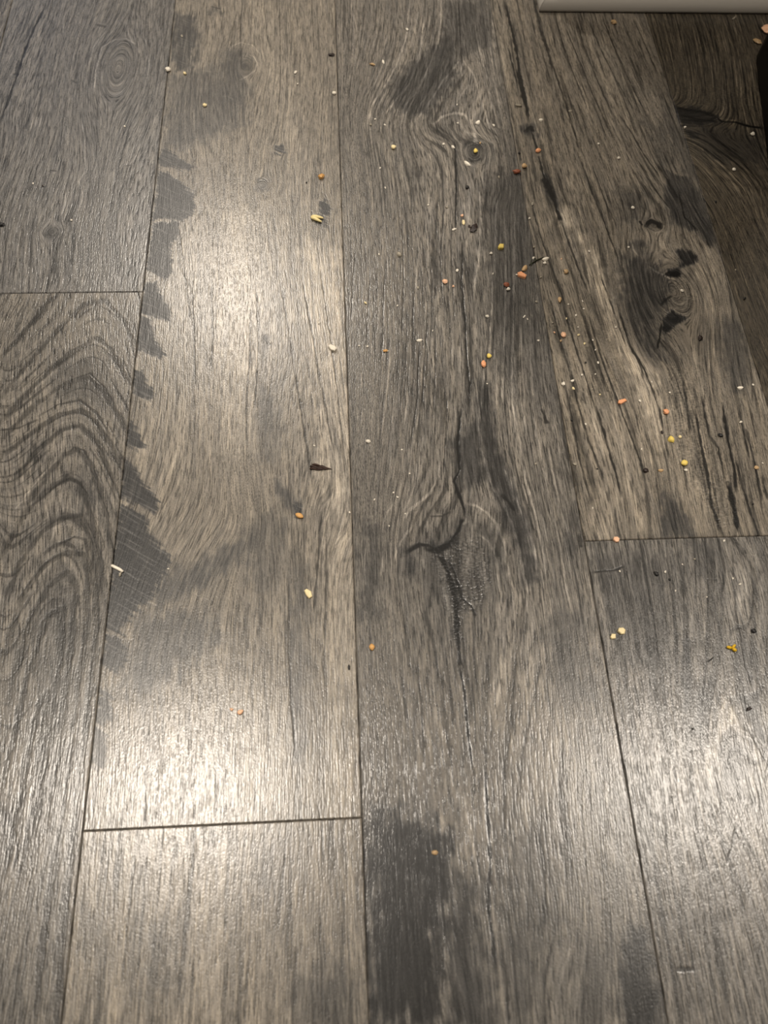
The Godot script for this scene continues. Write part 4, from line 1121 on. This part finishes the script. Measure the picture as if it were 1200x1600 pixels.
func build_crumbs() -> void:
	var chips := []
	for k in 7:
		chips.append(chip_mesh(k + 1, 0.55, 4, 7, true))
	var soft := []
	for k in 4:
		soft.append(slab_mesh(k + 31))
	var seed := seed_mesh(0.18, 0.8)
	var bean := seed_mesh(0.25, 0.1)
	var hull := hull_mesh()
	# tiny specks: x, y, across px, hue
	var specks := [[636,47,4,"w"], [522,141,3.5,"g"], [586,187,3,"w"], [579,196,4,"g"], [601,196,3.5,"w"], [714,164,3,"w"], [693,226,4,"w"], [715,193,3,"w"], [771,197,4.5,"w"], [750,224,3.5,"t"], [935,225,3,"w"], [1070,200,4,"w"],
		[602,294,3.5,"w"], [594,263,3,"w"], [669,321,3,"w"], [698,325,4,"g"], [592,398,3.5,"w"], [714,423,5,"w"], [708,448,4,"p"], [571,474,5,"c"], [653,450,4.5,"g"], [621,478,3,"w"], [767,397,5,"w"], [811,240,4,"k"], [779,277,4,"g"],
		[833,404,5,"w"], [807,430,3.5,"w"], [838,472,4,"g"], [832,319,5,"g"], [827,342,4,"w"], [834,387,4,"g"], [920,393,3.5,"w"], [770,428,3,"w"], [845,434,4,"g"], [888,476,3,"w"], [910,471,3,"w"], [877,405,3,"p"], [966,248,4.5,"w"], [988,326,5.5,"w"], [1118,316,4,"k"], [1163,467,5,"k"], [982,387,3.5,"w"], [1065,455,5,"w"],
		[498,505,4,"w"], [574,542,4,"w"], [561,541,3,"w"], [491,697,3.5,"w"], [676,517,3,"w"], [628,703,3,"w"], [761,495,5.5,"w"], [866,520,3.5,"p"], [876,533,4,"t"], [909,586,3.5,"w"], [841,533,4,"w"], [824,499,3,"w"], [900,493,4,"w"], [904,524,4,"c"], [903,512,3,"w"], [926,532,3.5,"w"], [913,537,4,"c"], [863,505,3.5,"g"], [893,657,4,"k"], [915,663,3.5,"w"],
		[925,608,3,"g"], [937,617,3.5,"c"], [915,567,3.5,"k"], [934,567,4,"w"], [930,547,3,"w"], [761,600,3,"w"], [912,483,3,"w"], [885,498,3,"c"], [930,585,3,"w"], [1176,602,4,"w"], [999,627,4.5,"w"], [1018,597,3,"w"], [1157,660,5,"w"], [1062,683,5.5,"c"], [1034,676,5,"b"], [1002,702,3.5,"w"], [962,512,3.5,"w"], [1046,614,3.5,"w"],
		[546,801,4,"w"], [585,781,4,"w"], [615,770,3.5,"w"], [621,777,4,"w"], [608,822,3,"w"], [633,803,3,"w"], [640,740,3,"w"], [933,733,3,"k"], [926,794,3,"w"], [837,725,4,"g"], [1071,735,5.5,"w"], [1046,906,4.5,"k"], [1039,894,4.5,"w"], [1131,845,4,"w"], [1085,874,4,"g"], [1066,882,3,"w"], [1145,904,3.5,"w"], [1156,913,4,"w"], [1176,788,3.5,"k"], [968,893,4,"w"], [1055,923,3,"w"], [1104,933,3,"w"], [1191,724,3,"w"],
		[1082,1139,4,"k"], [462,114,5,"w"], [465,132,3,"w"], [289,116,5,"c"], [284,57,4,"g"], [362,1082,4.5,"w"], [263,889,3.5,"w"], [195,198,3,"w"], [52,287,3,"w"], [479,286,3,"k"], [112,345,3.5,"w"], [67,291,3,"b"], [1149,422,3,"g"], [606,549,3,"w"]]
	var i := 0
	for s in specks:
		i += 1
		var hue: String = HUES[s[3]][1]
		var on := plank_of(s[0], s[1])
		lay("crumb_speck", chips[i % 7], s[0], s[1], s[2] * 0.98, s[2] * 0.74, (i * 47) % 180, s[3], 0.7, "tiny %s speck of debris lying on the %s" % [hue, on], "speck", "tiny %s specks on the %s" % [hue, on])
	# larger morsels: kind, x, y, length px, width px, angle, hue, label
	var list := [
		["n",518,87,10,3.5,0,"b","dark splinter lying crosswise on the long seam of two planks"], ["n",582,102,9,3,15,"t","thin tan splinter on the dark curved grain"], ["h",599,97,7,3.5,70,"w","small white flake beside the thin tan splinter"],
		["c",522,147,6.5,4.5,0,"w","small white crumb touching the long plank seam"], ["s",615,232,8,5.5,-20,"c","single cream seed lying apart on the knotted plank"], ["h",708,230,7,3.5,40,"w","pale papery flake beside the pale ring knot"], ["h",746,192,9,5,-40,"w","white pointed hull above the greenish dark knot"], ["s",743,238,7,6,10,"y","yellow seed resting on the greenish dark knot"],
		["h",845,188,8,3.5,0,"w","white flake to the right of the long black crack"], ["n",810,166,11,3,5,"g","thin grey flake to the left of the long black crack"], ["c",840,237,7,7,30,"o","orange crumb lodged in the long black crack"], ["h",891,174,7,2.5,5,"g","faint grey sliver on the brown plank below the baseboard"], ["c",958,37,9,6,20,"t","tan crumb just below the pale moulding"],
		["c",1197,50,13,12,70,"p","large pale tan crumb behind the corner of the black bin"], ["n",1182,67,13,5,28,"t","flat tan chip before the cut corner of the black bin"], ["c",1175,211,7,5,20,"w","white crumb below the dark knot crack beside the black bin"], ["n",1147,29,9,2.5,-42,"g","thin pale splinter leaning against the pale moulding"], ["c",1146,266,5.5,4.5,20,"w","white crumb on the darkest brown plank below the knot crack"],
		["c",502,278,9,8,20,"u","amber crumb above the small blue black spot"], ["h",624,398,9,7,50,"g","grey hull with a bent tail"], ["n",709,359,8,2.5,-20,"w","thin white sliver left of the dark brown flake"], ["c",695,441,7.5,7,30,"p","peach crumb left of the fine black crack"],
		["h",730,256,13,4.5,35,"w","long white curved hull below the greenish dark knot"], ["c",730,294,6,5,10,"k","black crumb below the white curved hull"], ["c",724,349,5,8,0,"c","cream crumb beside the dark brown flake"], ["c",722,338,5,4,0,"p","pink crumb above the cream one beside the dark brown flake"], ["f",740,358,14,12,-60,"b","dark brown crumpled flake"], ["c",733,354,4,4,0,"b","dark brown bit broken off the crumpled flake"],
		["q",782,387,9.5,7,0,"y","squarish yellow grain on the pale grain lines"], ["s",819,262,9,6,15,"t","tan seed beside the rust red flake"], ["c",807,270,13,6,-5,"r","rust red flake beside the tan seed"], ["h",852,405,13,5,-15,"w","bright white hull at the end of the dark twig"], ["c",851,412,5.5,4.5,0,"w","white crumb under the bright white hull"],
		["h",819,420,12,8,-60,"t","tan leaf shaped hull lying against the orange chip"], ["q",815,431,14.5,7,22,"o","orange oblong chip under the tan hull"], ["c",791,446,8,7,30,"r","rust red crumb below the orange oblong chip"], ["c",794,453,6.5,5,0,"w","white crumb touching the rust red one"], ["c",884,426,8,7,10,"t","brownish crumb on the torn grain"], ["s",874,470,9,6,90,"t","beige seed lying upright on the brown plank"],
		["q",519,545,12,8,35,"w","white square chip beside the long plank seam"], ["c",602,549,7.5,5,-10,"u","small amber crumb on the fine dark grain"], ["h",655,532,11,4,-10,"w","white curved sliver on the fine dark grain"], ["c",575,690,7,5.5,15,"w","white crumb on the grey plank beside the pale one"],
		["s",764,558,8,7,0,"y","round yellow seed beside an orange crumb"], ["c",755,570,11,8,80,"o","orange crumb beside the round yellow seed"], ["c",880,525,8.5,8,0,"p","salmon crumb on the brown plank"], ["c",880,601,6.5,6.5,0,"w","round white crumb on the brown plank"], ["h",894,595,7,3.5,-20,"w","small white hull beside the round white crumb"], ["h",896,607,6,3.5,50,"c","cream flake below the small white hull"], ["n",819,495,5,2.5,-50,"w","tiny white sliver between pale grain lines"],
		["q",971,628,13,6.5,-25,"o","bright orange oblong chip on a dark grain line"], ["c",1040,645,10,8,10,"o","orange crumb where the smooth grain meets the rippled grain"], ["h",1156,606,11,4.5,-5,"w","white pointed hull on the brown plank near the last seam"], ["h",1049,687,12,9,60,"y","flat pale yellow flake on the rippled grain"], ["c",1125,681,8,6,20,"k","black crumb on the rippled grain"], ["c",1093,529,8,7,0,"b","dark brown crumb beside the black knot"],
		["b",468,807,14,8,25,"u","amber seed hull below the small dark knot"], ["q",482,928,14,10,55,"c","cream angular chip on the pale plank"], ["c",898,726,6.5,4.5,0,"g","grey crumb beside the plank seam"], ["c",1008,736,8,7,60,"b","brown crumb on the dark wavy grain line"], ["h",1032,735,10,4.5,-3,"t","flat tan hull left of the yellow seed"], ["b",1068,725,11,9,-15,"y","round yellow seed with a white crumb below it"], ["c",1181,731,8,5,10,"t","tan crumb near the rippled grain on the brown plank"],
		["q",962,844,9,8,20,"p","peach crumb lying on the end joint of two planks"], ["c",1025,897,9,6,60,"k","larger black crumb below the end joint"], ["b",581,1012,11,9,85,"u","amber bean shaped seed beside the long seam"], ["n",545,1043,9,3.5,88,"k","black sliver at the edge of the pale plank"],
		["q",970,987,11,10,20,"c","pale yellow rounded chip beside a smaller one"], ["q",957,995,8.5,8,0,"c","small cream square chip beside the pale yellow one"], ["c",1177,986,9,6,25,"k","black crumb above the yellow cluster"], ["n",1110,1031,10,2.5,-40,"k","black thread like bit with a thick end"], ["c",1170,1108,9,6,-20,"b","brown crumb beside the pale flame figure"],
		["c",263,111,9,6,5,"w","white crumb on the seam by the smoky stained grain"], ["c",320,166,6.5,4.5,10,"c","cream crumb on the smoky stained grain"], ["c",362,1109,6,5,30,"p","small peach crumb beside a larger one on the pale plank"], ["s",376,1113,11,7.5,-30,"p","larger peach crumb on the pale plank"], ["n",3,352,10,5,5,"k","black bit near the small ring knot"], ["c",679,1332,9,8,0,"t","tan crumb on the large charcoal stain"]]
	i = 0
	for s in list:
		i += 1
		var mesh: Mesh = chips[i % 7]
		var called := "crumb"
		var high := 0.62
		match s[0]:
			"n": called = "splinter"; high = 0.7
			"h": mesh = hull; called = "seed_hull"; high = 0.75
			"s": mesh = seed; called = "seed"; high = 0.8
			"b": mesh = bean; called = "seed"; high = 0.8
			"q": mesh = soft[i % 4]; called = "chip"; high = 0.5
			"f": called = "flake"; high = 0.45
		lay(called, mesh, s[1], s[2], s[3], s[4], s[5], s[6], high, s[7], called.replace("_", " "), "")
	special_crumbs()

func placed_thing(called: String, label: String, category: String, x: float, y: float, ang: float) -> Array:
	# a thing at a pixel's floor point, turned so that its x axis runs along the picture angle; also metres per pixel there
	var dir := Vector2.from_angle(deg_to_rad(ang))
	var a := fl(x - dir.x * 5.0, y - dir.y * 5.0)
	var b := fl(x + dir.x * 5.0, y + dir.y * 5.0)
	var f := fl(x, y)
	var t := thing(called, label, category, Vector3(f.x, 0, f.y))
	t.rotation.y = -atan2(b.y - a.y, b.x - a.x)
	return [t, a.distance_to(b) / 10.0]

func special_crumbs() -> void:
	# split husk with two prongs
	var r := placed_thing("split_seed", "yellow split seed with two prongs above the pale plank", "seed", 495, 343, 14)
	var t: Node3D = r[0]
	var k: float = r[1]
	for s in [-1.0, 1.0]:
		var st := new_st()
		rod(st, [Vector3(-9.5, 2.6, s * 0.8) * k, Vector3(-7, 2.9, s * 1.6) * k, Vector3(-2, 3.2, s * 2.2) * k, Vector3(3, 2.8, s * 3.2) * k, Vector3(8, 2.2, s * 3.9) * k, Vector3(9.5, 1.8, s * 3.9) * k], [0.6 * k, 2.4 * k, 2.9 * k, 2.3 * k, 1.5 * k, 0.2 * k])
		part(st, "prong", crumb_mat("crumb_husk", Color(0.90, 0.83, 0.60)), t)
	# bark chip made of overlapping slivers
	r = placed_thing("bark_chip", "dark brown ridged bark chip pointed at one end", "bark chip", 501, 731, 5)
	t = r[0]
	k = r[1]
	for s in [[-4.2, -14, 2, 1.7, 1.0], [-2.6, -3, 12, 1.5, 0.7], [-0.6, -17, -4, 1.9, 0.8], [-0.2, -6, 17, 1.6, 1.1], [1.6, -15, 6, 1.7, 0.6], [2.2, 2, 18, 1.4, 0.9], [3.6, -17, -2, 1.6, 1.2], [4.2, -8, 10, 1.5, 0.75]]:
		var st := new_st()
		var z: float = s[0]
		var x0: float = s[1]
		var x1: float = s[2]
		var q: float = s[3]
		var lean := 1.0 - maxf(0.0, (x1 + 2.0) / 26.0)
		rod(st, [Vector3(x0, q * 0.7, z) * k, Vector3(x0 + 1.2, q, z + 0.3) * k, Vector3(lerpf(x0, x1, 0.35), q * 1.35, z * 0.95) * k, Vector3(lerpf(x0, x1, 0.7), q * 1.1, z * lean + 0.4) * k, Vector3(x1, q * 0.6, z * lean * 0.8 + 0.6) * k], [0.4 * k, q * 0.75 * k, q * k, q * 0.8 * k, 0.25 * k], s[4])
		part(st, "sliver", crumb_mat("crumb_bark", Color(0.2, 0.12, 0.08), 0.7), t)
	# bent white grain
	r = placed_thing("rice_grain", "white bent grain on the charcoal saw marks", "grain", 184, 889, 27)
	t = r[0]
	k = r[1]
	var st2 := new_st()
	rod(st2, [Vector3(-11, 2.4, 0) * k, Vector3(-10, 2.4, 0) * k, Vector3(-4, 2.6, 0) * k, Vector3(4, 2.6, 0) * k, Vector3(9.5, 2.4, 0.5) * k, Vector3(10.5, 2.4, 1) * k], [0.3 * k, 2.0 * k, 2.4 * k, 2.5 * k, 2.0 * k, 0.3 * k])
	part(st2, "grain_body", crumb_mat("crumb_w", HUES["w"][0]), t)
	st2 = new_st()
	rod(st2, [Vector3(8.5, 1.8, 2) * k, Vector3(8.0, 1.8, 4) * k, Vector3(9.5, 1.5, 8) * k, Vector3(10, 1.3, 9) * k], [0.3 * k, 1.8 * k, 1.7 * k, 0.3 * k])
	part(st2, "grain_tail", crumb_mat("crumb_g", HUES["g"][0]), t)
	# twig with side shoots
	r = placed_thing("twig", "thin dark olive twig beside the bright white hull", "twig", 838, 408, -25)
	t = r[0]
	k = r[1]
	st2 = new_st()
	rod(st2, [Vector3(-14, 1.2, 1.5) * k, Vector3(-7, 1.2, 0.5) * k, Vector3(0, 1.3, -0.6) * k, Vector3(7, 1.2, 0) * k, Vector3(13, 1.0, -0.5) * k], [0.5 * k, 0.9 * k, 1.1 * k, 0.9 * k, 0.4 * k])
	part(st2, "stem", crumb_mat("crumb_l", HUES["l"][0], 0.7), t)
	for s in [[-10, -5, -5.0], [-4, 2, -4.5], [-8, -12, 4.0]]:
		st2 = new_st()
		rod(st2, [Vector3(s[0], 1.0, 0.4) * k, Vector3((s[0] + s[1]) * 0.5, 1.2, s[2] * 0.55) * k, Vector3(s[1], 0.9, s[2]) * k], [0.6 * k, 0.7 * k, 0.3 * k])
		part(st2, "shoot", crumb_mat("crumb_l", HUES["l"][0], 0.7), t)
	# yellow three lobed bit
	r = placed_thing("dried_flower", "bright yellow three lobed bit on the grey plank", "dried flower", 1143, 1013, 10)
	t = r[0]
	k = r[1]
	for s in [[-9, 0, -0.5, 0.5, 2.7], [0, 0.5, 6.5, 4.5, 3.0], [0, 0, 5.5, -6.5, 2.3]]:
		st2 = new_st()
		var a := Vector3(s[0], s[4], s[1]) * k
		var b := Vector3(s[2], s[4], s[3]) * k
		rod(st2, [a, a.lerp(b, 0.12), a.lerp(b, 0.5), a.lerp(b, 0.88), b], [0.3 * k, s[4] * 0.75 * k, s[4] * k, s[4] * 0.8 * k, 0.3 * k])
		part(st2, "petal", crumb_mat("crumb_petal", Color(0.82, 0.66, 0.1)), t)
